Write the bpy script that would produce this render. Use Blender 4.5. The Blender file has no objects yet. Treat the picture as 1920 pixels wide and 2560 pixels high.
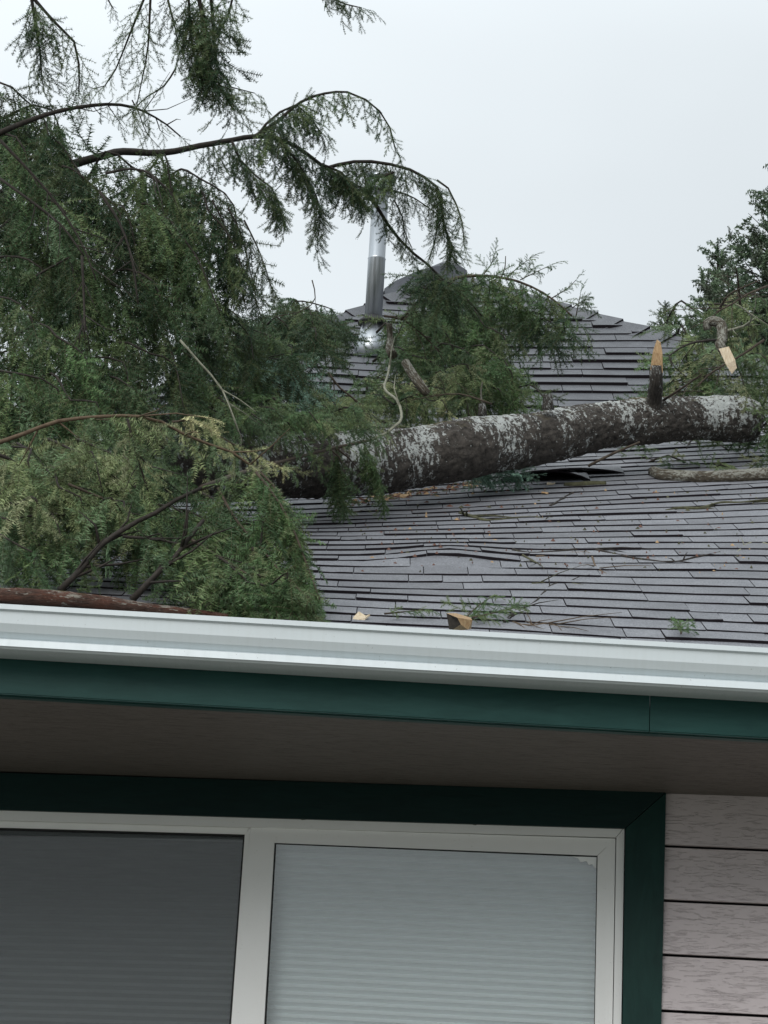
import bpy, math, random
import numpy as np
from mathutils import Vector, Matrix, noise as mnoise

random.seed(7)
RNG = np.random.default_rng(11)
C = bpy.context.scene.collection

# ------------------------------------------------------------------ camera
F = 5770.0
PITCH, ROLL = math.radians(15.7), math.radians(3.15)
CAMZ = 1.6
cam_d = bpy.data.cameras.new('camera')
cam = bpy.data.objects.new('camera', cam_d)
C.objects.link(cam)
cam_d.sensor_fit = 'VERTICAL'
cam_d.sensor_height = 24.0
cam_d.lens = 24.0 * F / 2560.0
cam_d.clip_end = 3000
CR = Matrix.Rotation(math.pi / 2 + PITCH, 3, 'X') @ Matrix.Rotation(ROLL, 3, 'Z')
CO = Vector((0, 0, CAMZ))
cam.matrix_world = Matrix.Translation(CO) @ CR.to_4x4()
bpy.context.scene.camera = cam

# ------------------------------------------------------------------ sky, sun, exposure
SUN_EL, SUN_AZ = math.radians(32), math.radians(205)
world = bpy.data.worlds.new("World")
bpy.context.scene.world = world
world.use_nodes = True
nt = world.node_tree
nt.nodes.clear()
N = nt.nodes.new
out = N('ShaderNodeOutputWorld'); bg = N('ShaderNodeBackground')
sky = N('ShaderNodeTexSky'); sky.sky_type = 'NISHITA'; sky.sun_disc = False
sky.sun_elevation = SUN_EL; sky.sun_rotation = SUN_AZ
tc = N('ShaderNodeTexCoord'); sep = N('ShaderNodeSeparateXYZ')
nt.links.new(tc.outputs['Generated'], sep.inputs[0])
# overcast deck: brighter to the zenith (CIE overcast), with very soft cloud mottling
mx = N('ShaderNodeMath'); mx.operation = 'MAXIMUM'; mx.inputs[1].default_value = 0.0
nt.links.new(sep.outputs['Z'], mx.inputs[0])
ma = N('ShaderNodeMath'); ma.operation = 'MULTIPLY_ADD'; ma.inputs[1].default_value = 0.66; ma.inputs[2].default_value = 0.60
nt.links.new(mx.outputs[0], ma.inputs[0])
nz = N('ShaderNodeTexNoise'); nz.inputs['Scale'].default_value = 2.6; nz.inputs['Detail'].default_value = 3
mp = N('ShaderNodeMapping'); mp.inputs['Scale'].default_value = (1, 1, 2.2); mp.inputs['Location'].default_value = (0.55, 0.2, 0.1)
nt.links.new(tc.outputs['Generated'], mp.inputs[0]); nt.links.new(mp.outputs[0], nz.inputs['Vector'])
nr = N('ShaderNodeMapRange'); nr.inputs['From Min'].default_value = 0.3; nr.inputs['From Max'].default_value = 0.7
nr.inputs['To Min'].default_value = 0.93; nr.inputs['To Max'].default_value = 1.08
nt.links.new(nz.outputs['Fac'], nr.inputs['Value'])
mm = N('ShaderNodeMath'); mm.operation = 'MULTIPLY'
ax = N('ShaderNodeMath'); ax.operation = 'MULTIPLY_ADD'; ax.inputs[1].default_value = -0.45; ax.inputs[2].default_value = 1.0
nt.links.new(sep.outputs['X'], ax.inputs[0])
m0 = N('ShaderNodeMath'); m0.operation = 'MULTIPLY'
nt.links.new(ma.outputs[0], m0.inputs[0]); nt.links.new(ax.outputs[0], m0.inputs[1])
nt.links.new(m0.outputs[0], mm.inputs[0]); nt.links.new(nr.outputs[0], mm.inputs[1])
cc = N('ShaderNodeVectorMath'); cc.operation = 'SCALE'; cc.inputs[0].default_value = (0.93, 1.0, 1.04)
nt.links.new(mm.outputs[0], cc.inputs['Scale'])
# thin veil of the clear sky above the deck
sk = N('ShaderNodeVectorMath'); sk.operation = 'SCALE'; sk.inputs['Scale'].default_value = 0.006
nt.links.new(sky.outputs[0], sk.inputs[0])
ad = N('ShaderNodeVectorMath'); ad.operation = 'ADD'
nt.links.new(cc.outputs[0], ad.inputs[0]); nt.links.new(sk.outputs[0], ad.inputs[1])
nt.links.new(ad.outputs[0], bg.inputs['Color'])
bg.inputs['Strength'].default_value = 1.0
nt.links.new(bg.outputs[0], out.inputs['Surface'])

sun_d = bpy.data.lights.new('sun', 'SUN'); sun_d.energy = 1.85; sun_d.angle = math.radians(40)
sun_d.color = (1.0, 0.97, 0.93)
sun = bpy.data.objects.new('sun', sun_d); C.objects.link(sun)
sd = Vector((-math.sin(SUN_AZ) * math.cos(SUN_EL) * -1, math.cos(SUN_AZ) * math.cos(SUN_EL), math.sin(SUN_EL)))
sun.rotation_euler = sd.to_track_quat('Z', 'Y').to_euler()
vs = bpy.context.scene.view_settings
vs.view_transform = 'Standard'; vs.look = 'None'; vs.exposure = 0.0; vs.gamma = 1.0; vs.use_curve_mapping = False

# ------------------------------------------------------------------ projection helpers
def ray(px, py):
    return (CR @ Vector((px - 960, 1280 - py, -F))).normalized()
def at(px, py, dist):
    return CO + ray(px, py) * dist
def onY(px, py, Y):
    d = ray(px, py); return CO + d * (Y / d.y)
def onZ(px, py, Z):
    d = ray(px, py); return CO + d * ((Z - CAMZ) / d.z)
CRT = CR.transposed()
def proj(p):
    c = CRT @ (Vector(p) - CO)
    return 960 + F * c.x / -c.z, 1280 - F * c.y / -c.z

# ------------------------------------------------------------------ object helpers
def link(o, parent=None):
    C.objects.link(o)
    if parent is not None: o.parent = parent
    return o
def tag(o, label=None, cat=None, group=None, kind=None):
    if label: o['label'] = label
    if cat: o['category'] = cat
    if group: o['group'] = group
    if kind: o['kind'] = kind
    return o
def empty(name, loc=(0, 0, 0)):
    o = bpy.data.objects.new(name, None); o.location = loc
    o.empty_display_size = 0.1
    return link(o)
class MB:
    def __init__(s): s.v = []; s.f = []; s.m = []; s.uv = {}
    def add(s, vs_, fs, mi=0):
        b = len(s.v); s.v += [tuple(v) for v in vs_]
        for f in fs: s.f.append(tuple(b + i for i in f)); s.m.append(mi)
        return b
    def box8(s, p, mi=0):   # p: 4 bottom (ccw) + 4 top
        s.add(p, [(3, 2, 1, 0), (4, 5, 6, 7), (0, 1, 5, 4), (1, 2, 6, 5), (2, 3, 7, 6), (3, 0, 4, 7)], mi)
    def box(s, a, b, mi=0):
        x0, y0, z0 = a; x1, y1, z1 = b
        s.box8([(x0, y0, z0), (x1, y0, z0), (x1, y1, z0), (x0, y1, z0), (x0, y0, z1), (x1, y0, z1), (x1, y1, z1), (x0, y1, z1)], mi)
    def tube(s, pts, rad, sides=8, mi=0, cap=True, rough=0.0, seed=0, uvoff=0.0):
        pts = [Vector(p) for p in pts]; n = len(pts)
        if not hasattr(rad, '__len__'): rad = [rad] * n
        t0 = (pts[1] - pts[0]).normalized()
        ref = Vector((0, 0, 1)) if abs(t0.z) < 0.9 else Vector((1, 0, 0))
        u = t0.cross(ref).normalized()
        base = len(s.v); L = 0.0
        for i, p in enumerate(pts):
            t = (pts[min(i + 1, n - 1)] - pts[max(i - 1, 0)]).normalized()
            u = (u - t * u.dot(t)).normalized(); w = t.cross(u)
            if i: L += (p - pts[i - 1]).length
            for k in range(sides):
                a = 2 * math.pi * k / sides
                r = rad[i]
                if rough:
                    q = Vector((L * 18, math.cos(a) * 2.2, math.sin(a) * 2.2 + seed))
                    r *= 1 + rough * mnoise.noise(q) + rough * .6 * mnoise.noise(q * 2.7)
                s.v.append(tuple(p + (u * math.cos(a) + w * math.sin(a)) * r))
                s.uv[len(s.v) - 1] = (L + uvoff, a, rad[i])
        for i in range(n - 1):
            for k in range(sides):
                a, b = base + i * sides + k, base + i * sides + (k + 1) % sides
                s.f.append((a, b, b + sides, a + sides)); s.m.append(mi)
        if cap:
            s.f.append(tuple(base + k for k in range(sides))[::-1]); s.m.append(mi)
            e = base + (n - 1) * sides
            s.f.append(tuple(e + k for k in range(sides))); s.m.append(mi)
    def build(s, name, mats, parent=None, smooth=False, barkmap=False):
        me = bpy.data.meshes.new(name)
        me.from_pydata(s.v, [], s.f)
        if not isinstance(mats, (list, tuple)): mats = [mats]
        for m in mats: me.materials.append(m)
        if any(s.m): me.polygons.foreach_set('material_index', s.m)
        if smooth: me.polygons.foreach_set('use_smooth', [True] * len(s.f))
        if barkmap:
            a = me.attributes.new('bark', 'FLOAT_VECTOR', 'POINT')
            d = np.zeros((len(s.v), 3), np.float32)
            for i, (l, an, r) in s.uv.items(): d[i] = (l, math.cos(an) * .15, math.sin(an) * .15)
            a.data.foreach_set('vector', d.ravel())
        me.update()
        o = bpy.data.objects.new(name, me)
        return link(o, parent)

def smoothpath(pts, step):
    """Catmull-Rom through pts (Vectors); optional 4th value (radius) carried."""
    P = [np.array(p, float) for p in pts]
    P = [2 * P[0] - P[1]] + P + [2 * P[-1] - P[-2]]
    o = []
    for i in range(1, len(P) - 2):
        seg = np.linalg.norm((P[i + 1] - P[i])[:3]); m = max(1, int(seg / step))
        for k in range(m):
            t = k / m
            o.append(.5 * ((2 * P[i]) + (-P[i - 1] + P[i + 1]) * t + (2 * P[i - 1] - 5 * P[i] + 4 * P[i + 1] - P[i + 2]) * t * t
                           + (-P[i - 1] + 3 * P[i] - 3 * P[i + 1] + P[i + 2]) * t ** 3))
    o.append(P[-2])
    return o

# ------------------------------------------------------------------ materials
def mat(name, col, rough=0.6, metal=0.0, spec=0.5):
    m = bpy.data.materials.new(name); m.use_nodes = True
    b = m.node_tree.nodes['Principled BSDF']
    b.inputs['Base Color'].default_value = (*col, 1); b.inputs['Roughness'].default_value = rough
    b.inputs['Metallic'].default_value = metal; b.inputs['Specular IOR Level'].default_value = spec
    return m
class G:
    """tiny node-graph helper"""
    def __init__(s, m): s.t = m.node_tree; s.b = s.t.nodes['Principled BSDF']
    def n(s, k, **kw):
        x = s.t.nodes.new(k)
        for a, v in kw.items(): setattr(x, a, v)
        return x
    def l(s, a, b): s.t.links.new(a, b)
    def coord(s, kind='Object', scale=(1, 1, 1), rot=(0, 0, 0)):
        t = s.n('ShaderNodeTexCoord'); m = s.n('ShaderNodeMapping')
        m.inputs['Scale'].default_value = scale; m.inputs['Rotation'].default_value = rot
        s.l(t.outputs[kind], m.inputs[0]); return m.outputs[0]
    def attr(s, name, scale=(1, 1, 1), rot=(0, 0, 0)):
        t = s.n('ShaderNodeAttribute', attribute_name=name); m = s.n('ShaderNodeMapping')
        m.inputs['Scale'].default_value = scale; m.inputs['Rotation'].default_value = rot
        s.l(t.outputs['Vector'], m.inputs[0]); return m.outputs[0]
    def noise(s, vec, scale, detail=4, rough=.55, dist=0):
        x = s.n('ShaderNodeTexNoise'); x.inputs['Scale'].default_value = scale; x.inputs['Detail'].default_value = detail
        x.inputs['Roughness'].default_value = rough; x.inputs['Distortion'].default_value = dist
        s.l(vec, x.inputs['Vector']); return x.outputs['Fac']
    def ramp(s, fac, stops):
        x = s.n('ShaderNodeValToRGB'); e = x.color_ramp.elements
        while len(e) < len(stops): e.new(.5)
        for i, (p, c) in enumerate(stops):
            e[i].position = p; e[i].color = (*c, 1) if len(c) == 3 else c
        s.l(fac, x.inputs[0]); return x.outputs[0]
    def fr(s, fac, a, b, c=0.0, d=1.0):
        x = s.n('ShaderNodeMapRange'); x.inputs['From Min'].default_value = a; x.inputs['From Max'].default_value = b
        x.inputs['To Min'].default_value = c; x.inputs['To Max'].default_value = d
        s.l(fac, x.inputs['Value']); return x.outputs[0]
    def mix(s, fac, a, b, mode='MIX'):
        x = s.n('ShaderNodeMix', data_type='RGBA', blend_type=mode)
        if isinstance(fac, float): x.inputs[0].default_value = fac
        else: s.l(fac, x.inputs[0])
        for i, v in ((6, a), (7, b)):
            if isinstance(v, tuple): x.inputs[i].default_value = (*v, 1)
            else: s.l(v, x.inputs[i])
        return x.outputs[2]
    def math(s, op, a, b=None):
        x = s.n('ShaderNodeMath', operation=op)
        for i, v in enumerate((a, b)):
            if v is None: continue
            if isinstance(v, (int, float)): x.inputs[i].default_value = v
            else: s.l(v, x.inputs[i])
        return x.outputs[0]
    def col(s, c): s.l(c, s.b.inputs['Base Color'])
    def rough(s, c): s.l(c, s.b.inputs['Roughness'])
    def bump(s, h, strength=.5, dist=.01, prev=None):
        x = s.n('ShaderNodeBump'); x.inputs['Strength'].default_value = strength; x.inputs['Distance'].default_value = dist
        s.l(h, x.inputs['Height'])
        if prev is not None: s.l(prev, x.inputs['Normal'])
        s.l(x.outputs[0], s.b.inputs['Normal']); return x.outputs[0]

def shingle_mat(name, base, objrand=True):
    m = mat(name, base, .62, 0, .55); g = G(m)
    v = g.coord()
    gr = g.noise(v, 210, 4, .75); pa = g.noise(v, 7, 3, .6); st = g.noise(g.coord(scale=(1, 1, 1)), 60, 3, .6)
    dark = tuple(c * .45 for c in base); lite = tuple(min(1, c * 1.9) for c in base)
    c = g.ramp(gr, [(.36, dark), (.5, base), (.66, lite)])
    c = g.mix(g.fr(pa, .35, .7, 0, .45), c, tuple(c_ * .7 for c_ in base), 'MIX')
    if objrand:
        oi = g.n('ShaderNodeObjectInfo')
        k = g.fr(oi.outputs['Random'], 0, 1, .84, 1.18)
        cb = g.n('ShaderNodeVectorMath', operation='SCALE'); g.l(c, cb.inputs[0]); g.l(k, cb.inputs['Scale'])
        c = cb.outputs[0]
    c = g.mix(g.fr(st, .62, .72, 0, .25), c, (.16, .17, .13))
    g.col(c); g.rough(g.fr(pa, .3, .7, .5, .72)); g.bump(gr, .6, .003)
    return m
M = {}
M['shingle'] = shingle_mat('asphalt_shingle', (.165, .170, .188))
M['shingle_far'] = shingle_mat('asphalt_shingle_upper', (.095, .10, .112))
M['bitumen_and_shade'] = mat('shingle_edge_and_lap_shade', (.012, .009, .012), .85, 0, .2)  # black shingle edges; also the shadow sheet behind the siding laps
M['deck'] = mat('roof_underlay', (.015, .015, .017), .9)
m = mat('gutter_enamel', (.70, .74, .75), .32); g = G(m)
v = g.coord(); d1 = g.noise(g.coord(scale=(9, 1, 1.2)), 6, 5, .6); sp = g.noise(v, 130, 2, .5)
c = g.mix(g.fr(d1, .45, .8, 0, .22), (.60, .655, .675), (.46, .50, .49))
c = g.mix(g.fr(sp, .73, .78, 0, .7), c, (.12, .12, .11)); g.col(c); g.rough(g.fr(d1, .3, .7, .28, .45)); M['gutter'] = m
def painted(name, base, alt, grain=(1, 1, 14), rough=.5, bump=.35, knots=False):
    m = mat(name, base, rough, 0, .2); g = G(m)
    v = g.coord(scale=grain)
    n1 = g.noise(v, 5, 6, .65, .8); n2 = g.noise(g.coord(), 3.5, 4, .6)
    c = g.mix(g.fr(n1, .3, .75), base, alt)
    c = g.mix(g.fr(n2, .4, .75, 0, .45), c, tuple(x * .72 for x in base))
    if knots:
        vo = g.n('ShaderNodeTexVoronoi'); vo.inputs['Scale'].default_value = 5.5
        g.l(g.coord(scale=(1, 1, 1.0)), vo.inputs['Vector'])
        k = g.fr(vo.outputs['Distance'], .05, .22, 1, 0)
        rg = g.math('SINE', g.math('MULTIPLY', vo.outputs['Distance'], 90)); kk = g.math('MULTIPLY', k, g.fr(rg, -1, 1, .2, 1))
        c = g.mix(g.math('MULTIPLY', kk, .5), c, tuple(x * .45 for x in base))
    g.col(c); nb = g.bump(n1, bump, .004)
    return m
M['fascia'] = painted('fascia_green_paint', (.009, .050, .045), (.018, .074, .066), (1, 6, 6), .45, .15)
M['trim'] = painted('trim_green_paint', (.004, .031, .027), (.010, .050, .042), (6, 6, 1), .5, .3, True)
M['trim_shaded'] = painted('trim_green_paint_shaded', (.002, .018, .017), (.004, .027, .025), (1, 6, 8), .5, .3)  # same paint as the legs; the soffit's shade is put into its colour
# fibre-cement siding with embossed cedar grain
def siding(name, base, sc=(1, 1, 8), dk=.12):
    m = mat(name, base, .6, 0, .35); g = G(m)
    ve = g.coord(scale=sc); w = g.noise(ve, 9, 4, .6, .5)
    w2 = g.noise(g.coord(scale=sc), 22, 3, .6, .3)
    h = g.math('ADD', g.fr(w, .56, .66), g.math('MULTIPLY', g.fr(w2, .58, .68), .7))
    di = g.noise(g.coord(), 2.5, 5, .6)
    c = g.mix(g.fr(di, .3, .7, 0, .5), base, tuple(x * .86 for x in base))
    c = g.mix(g.math('MULTIPLY', h, dk), c, tuple(x * .5 for x in base))
    g.col(c); x = g.bump(g.math('SUBTRACT', 1.0, h), .8, .003)
    return m
M['siding'] = siding('siding_taupe', (.67, .60, .61), dk=.07)
M['soffit'] = siding('soffit_brown', (.14, .122, .106), (1, 8, 1), .4)
m = mat('vinyl', (.72, .74, .71), .38); g = G(m)
n1 = g.noise(g.coord(), 8, 5, .6); n2 = g.noise(g.coord(scale=(2, 2, 2)), 45, 4, .65)
c = g.mix(g.fr(n1, .4, .75, 0, .25), (.87, .875, .865), (.78, .78, .75)); c = g.mix(g.fr(n2, .64, .74, 0, .3), c, (.42, .42, .37))
g.col(c); M['vinyl'] = m
M['gasket'] = mat('gasket', (.01, .01, .01), .7)
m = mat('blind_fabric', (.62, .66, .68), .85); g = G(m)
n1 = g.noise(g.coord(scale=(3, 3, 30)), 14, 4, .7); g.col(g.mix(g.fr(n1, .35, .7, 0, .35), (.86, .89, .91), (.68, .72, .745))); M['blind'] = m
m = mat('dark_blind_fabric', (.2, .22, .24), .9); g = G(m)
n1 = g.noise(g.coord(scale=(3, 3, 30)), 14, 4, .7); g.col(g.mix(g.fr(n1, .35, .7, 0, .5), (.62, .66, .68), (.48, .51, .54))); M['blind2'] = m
m = mat('glass', (1, 1, 1), .03); M['glass'] = m
t = m.node_tree; t.nodes.remove(t.nodes['Principled BSDF'])
tr = t.nodes.new('ShaderNodeBsdfTransparent'); tr.inputs[0].default_value = (.95, .97, .965, 1)
gl = t.nodes.new('ShaderNodeBsdfGlossy'); gl.inputs['Roughness'].default_value = .02
fz = t.nodes.new('ShaderNodeFresnel'); fz.inputs[0].default_value = 1.75
ms = t.nodes.new('ShaderNodeMixShader'); t.links.new(fz.outputs[0], ms.inputs[0]); t.links.new(tr.outputs[0], ms.inputs[1]); t.links.new(gl.outputs[0], ms.inputs[2])
t.links.new(ms.outputs[0], t.nodes['Material Output'].inputs[0])
m = mat('insect_screen', (.02, .022, .026), .6); M['screen'] = m
t = m.node_tree; tr = t.nodes.new('ShaderNodeBsdfTransparent'); ms = t.nodes.new('ShaderNodeMixShader'); ms.inputs[0].default_value = .43
t.links.new(tr.outputs[0], ms.inputs[1]); t.links.new(t.nodes['Principled BSDF'].outputs[0], ms.inputs[2]); t.links.new(ms.outputs[0], t.nodes['Material Output'].inputs[0])
m = mat('galvanised', (.50, .54, .57), .22, 1.0); g = G(m)
n1 = g.noise(g.coord(scale=(12, 12, 1)), 5, 4, .6); g.rough(g.fr(n1, .3, .7, .26, .5)); g.col(g.mix(n1, (.30, .32, .34), (.50, .53, .56))); M['metal'] = m
M['sky_glint'] = mat('reflection_white', (.93, .95, .95), .25)  # white for the painted sky reflection on the glass
M['black'] = mat('black_rubber', (.012, .012, .014), .6)
# bark with crustose lichen; attribute 'bark' = (length, cos, sin)
def bark_mat(name, dark, mid, lichen, amount, red=None, dens=1.0):
    m = mat(name, mid, .85, 0, .25); g = G(m)
    v = g.attr('bark', (1, 1, 1)); sl = g.attr('bark', (1, .42, .42), (0, 0, .35))
    n1 = g.noise(v, 34, 6, .7); n2 = g.noise(v, 9, 4, .6)
    c = g.ramp(n1, [(.3, dark), (.52, mid), (.75, tuple(x * 1.7 for x in mid))])
    if red: c = g.mix(g.fr(n2, .42, .62), c, red)
    l1 = g.noise(sl, 30 * dens, 3, .55, .5); l2 = g.noise(sl, 4.5, 3, .6); l3 = g.noise(v, 62 * dens, 3, .6)
    geo = g.n('ShaderNodeNewGeometry'); sx = g.n('ShaderNodeSeparateXYZ'); g.l(geo.outputs['Normal'], sx.inputs[0])
    lm = g.math('ADD', g.math('ADD', g.math('MULTIPLY', l1, .55), g.math('MULTIPLY', l2, .50)), g.math('MULTIPLY', l3, .42))
    lm = g.math('ADD', lm, g.math('MULTIPLY', sx.outputs['Z'], .055))
    mask = g.fr(lm, amount - .012, amount + .05)
    c2 = g.mix(g.noise(v, 50, 3), lichen, tuple(x * .72 for x in lichen))
    c = g.mix(mask, c, c2)
    mo = g.noise(v, 12, 5, .65)
    c = g.mix(g.math('MULTIPLY', g.fr(mo, .54, .64), g.fr(sx.outputs['Z'], .55, .95)), c, (.10, .085, .025))
    g.col(c)
    b = g.bump(g.noise(sl, 34, 7, .75), 1.0, .022); g.bump(n1, 1.0, .012, b)
    return m
M['bark'] = bark_mat('fir_bark_lichen', (.018, .016, .014), (.085, .075, .066), (.62, .65, .63), .792, dens=1.9)
M['bark2'] = bark_mat('limb_bark_lichen', (.04, .032, .024), (.14, .12, .09), (.48, .48, .42), .735, dens=1.7)
M['redbark'] = bark_mat('peeled_bark', (.035, .020, .016), (.115, .068, .052), (.45, .42, .36), .80, (.17, .075, .052))
def simple_bark(name, a, b):
    m = mat(name, a, .8, 0, .3); g = G(m); n1 = g.noise(g.coord(), 60, 5, .65); g.col(g.mix(g.fr(n1, .3, .7), a, b)); g.bump(n1, .7, .004); return m
M['stem'] = simple_bark('branch_bark', (.035, .026, .020), (.085, .065, .046))
M['stemdark'] = simple_bark('dark_branch_bark', (.014, .012, .010), (.040, .032, .026))
M['stempale'] = simple_bark('pale_twig_bark', (.15, .15, .11), (.32, .32, .25))
M['stemred'] = simple_bark('brown_twig_bark', (.075, .05, .032), (.14, .10, .065))
M['twiglet'] = simple_bark('twiglet_bark', (.05, .048, .026), (.09, .085, .045))
M['moss'] = simple_bark('mossy_bark', (.025, .023, .013), (.11, .11, .06))
def wood(name, a, b):
    m = mat(name, a, .6, 0, .3); g = G(m); n1 = g.noise(g.coord(scale=(4, 4, 1)), 40, 5, .7); g.col(g.mix(g.fr(n1, .3, .7), a, b)); g.bump(n1, 1, .006); return m
M['wood'] = wood('split_wood', (.30, .17, .075), (.56, .40, .23))
M['palewood'] = wood('pale_split_wood', (.55, .42, .27), (.78, .69, .53))
m = mat('needles', (.05, .09, .04), .55, 0, .35); M['needle'] = m
g = G(m); a = g.n('ShaderNodeAttribute', attribute_name='tint'); g.col(a.outputs['Color'])
tl = g.n('ShaderNodeBsdfTranslucent'); g.l(a.outputs['Color'], tl.inputs[0]); ms = g.n('ShaderNodeMixShader'); ms.inputs[0].default_value = .22
g.l(g.b.outputs[0], ms.inputs[1]); g.l(tl.outputs[0], ms.inputs[2]); g.l(ms.outputs[0], g.t.nodes['Material Output'].inputs[0])
m = mat('lawn', (.05, .075, .03), .95); g = G(m); n1 = g.noise(g.coord(), 1.5, 6); g.col(g.mix(n1, (.15, .145, .13), (.11, .115, .09))); M['lawn'] = m
M['flap'] = shingle_mat('underlay_flap', (.020, .024, .034))
M['ply'] = mat('far_roof_side', (.05, .052, .058), .8)

# ------------------------------------------------------------------ ground
gb = MB(); gb.add([(-400, -400, 0), (400, -400, 0), (400, 400, 0), (-400, 400, 0)], [(0, 1, 2, 3)])
tag(gb.build('ground', M['lawn']), kind='structure')

# ------------------------------------------------------------------ house geometry
GY = 6.63                                   # gutter front
lipA, lipB = onY(0, 1509, GY), onY(1920, 1619.5, GY)
GD = .165
def lipz(x): return lipA.z + (lipB.z - lipA.z) * (x - lipA.x) / (lipB.x - lipA.x)
XL, XR = -2.6, 3.2
Y0 = GY + GD - .02; TH1 = math.radians(25.4); TH2 = math.radians(36.5)
Z0 = lipz(0) + .012
ZS = (lipz(XR) - lipz(XL)) / (XR - XL)
S1 = 5.25
def ss(a, b, x):
    t = min(1, max(0, (x - a) / (b - a))); return t * t * (3 - 2 * t)
def qpx(x, Y): return 960 + F * x / (Y * 1.045)
HUMP = 9.5
def sag1(x, s):
    Y = Y0 + s * math.cos(TH1); q = qpx(x, Y)
    k = min(.115, .004 + .037 * max(0, s - .05)); w = 1750 - q
    if w > 900: w = 900 + 500 * (1 - math.exp(-(w - 900) / 500))
    sg = k * w * Y / F
    # buckled course in front of the trunk
    c = s / .143
    b = math.exp(-((q - 1120) / 120) ** 2) * .028 * (ss(HUMP - .6, HUMP + .0, c)) * (1 - ss(HUMP + .2, HUMP + 5, c))
    wv = .006 * mnoise.noise(Vector((x * 2.1, s * 1.3, 4)))
    dp = .012 * math.exp(-((q - 900) / 200) ** 2 - ((c - 6.4) / 1.6) ** 2)
    return sg - b + wv + dp
def R1(x, s):
    return Vector((x, Y0 + s * math.cos(TH1), Z0 + ZS * x + s * math.sin(TH1) - sag1(x, s)))
N1 = Vector((0, -math.sin(TH1), math.cos(TH1)))
Y1, Z1 = Y0 + S1 * math.cos(TH1), Z0 + S1 * math.sin(TH1) - .10
def R2(x, s):
    Y = Y1 + s * math.cos(TH2); q = qpx(x, Y)
    up = .06 * max(0, min(700, q - 1150)) * Y / F * ss(0, 1.0, s + .6)
    dn = 0 if q > 1150 else 0
    return Vector((x, Y, Z1 + ZS * x + s * math.sin(TH2) + up - .35 * ZS * x + .006 * mnoise.noise(Vector((x * 2, s * 1.5, 9)))))
N2 = Vector((0, -math.sin(TH2), math.cos(TH2)))
def surfz(x, Y):
    if Y < Y1: return R1(x, (Y - Y0) / math.cos(TH1)).z
    return R2(x, (Y - Y1) / math.cos(TH2)).z
def roofhit(px, py):
    d = ray(px, py); a, b = 6.7, 20.0; st = .05; t = a
    while t < b:
        p = CO + d * t
        if p.y > Y0 and p.z < surfz(p.x, p.y):
            lo, hi = t - st, t
            for _ in range(12):
                mid = (lo + hi) / 2; p = CO + d * mid
                if p.z < surfz(p.x, p.y): hi = mid
                else: lo = mid
            return hi
        t += st
    return None
def onroof(px, py, lift=0.0):
    h = roofhit(px, py) or 13.0
    p = CO + ray(px, py) * h; p.z += lift
    return p

house = empty('house', (0, 8, 0))
tag(house, 'single-storey house with grey shingle roof, white gutter, green trim and taupe siding', 'house')
HP = Vector((0, 8, 0))
def hb(mb, name, mats, parent=None, **k):   # house children keep world coordinates
    o = mb.build(name, mats, parent or house, **k)
    if parent is None: o.location = -HP
    return o
# roof part (underlay) ------------------------------------------------
db = MB(); nx, ns = 40, 44
def grid(mb, fn, n, x0, x1, s0, s1, off, nx=40, ns=40, mi=0):
    b = len(mb.v)
    for j in range(ns + 1):
        for i in range(nx + 1):
            p = fn(x0 + (x1 - x0) * i / nx, s0 + (s1 - s0) * j / ns) + n * off; mb.v.append(tuple(p))
    for j in range(ns):
        for i in range(nx):
            a = b + j * (nx + 1) + i; mb.f.append((a, a + 1, a + nx + 2, a + nx + 1)); mb.m.append(mi)
grid(db, R1, N1, XL, XR, 0.0, S1 + .1, -.006)
# upper hip face underlay clipped to the hips
APX = 1125
def hip(q):
    return 688 + (q - APX) * .292 if q > APX else 688 + (APX - q) * .40
def span(s):
    xs = [XL - 1 + .02 * i for i in range(int((XR + 3 - XL) / .02))]
    ok = []
    for x in xs:
        q, y = proj(R2(x, s))
        if y > hip(q): ok.append(x)
    return (min(ok), max(ok)) if ok else None
rows = []
s = 0.0
while s < 6:
    sp_ = span(s)
    if not sp_ or sp_[1] - sp_[0] < .08: break
    rows.append((s, *sp_)); s += .1
b = len(db.v); nn = 16
for s_, a_, c_ in rows:
    for i in range(nn + 1): db.v.append(tuple(R2(a_ + (c_ - a_) * i / nn, s_) - N2 * .006))
for j in range(len(rows) - 1):
    for i in range(nn):
        k = b + j * (nn + 1) + i; db.f.append((k, k + 1, k + nn + 2, k + nn + 1)); db.m.append(0)
roof = hb(db, 'roof', M['deck'])
STOP = rows[-1][0]
APEX3 = R2((rows[-1][1] + rows[-1][2]) / 2, STOP)
# rear faces of the hip (seen from elsewhere only)
rb = MB()
lb, rbp = R2(rows[0][1], 0), R2(rows[0][2], 0)
back = [Vector((lb.x, lb.y + 8, lb.z)), Vector((rbp.x, rbp.y + 8, rbp.z))]
rb.add([lb, back[0], APEX3 - Vector((0, 0, .02)), back[1], rbp], [(0, 1, 2), (1, 3, 2), (3, 4, 2)])
rb.build('rear_slope', M['ply'], roof)

SHN = [0]
def tab(mb, fn, n, x0, x1, s0, ln, t, lift0=0, seg=2, top=.0015):
    b = len(mb.v); m_ = []
    for i in range(seg + 1):
        x = x0 + (x1 - x0) * i / seg
        pf = fn(x, s0); pb = fn(x, s0 + ln)
        w0 = .0012 * random.uniform(-1, 1)
        lf = lift0 * math.sin(math.pi * i / seg) if lift0 else 0
        mb.v += [tuple(pf + n * (t + w0 + lf)), tuple(pf + n * (-.004)), tuple(pb + n * top)]
    for i in range(seg):
        a = b + 3 * i; c = a + 3
        mb.f += [(a, c, c + 2, a + 2), (a + 1, c + 1, c, a)]; mb.m += [0, 1]
    e = b + 3 * seg
    mb.f += [(b, b + 2, b + 1), (e, e + 1, e + 2)]; mb.m += [1, 1]
tabs = []
EXPO = .143
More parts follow.
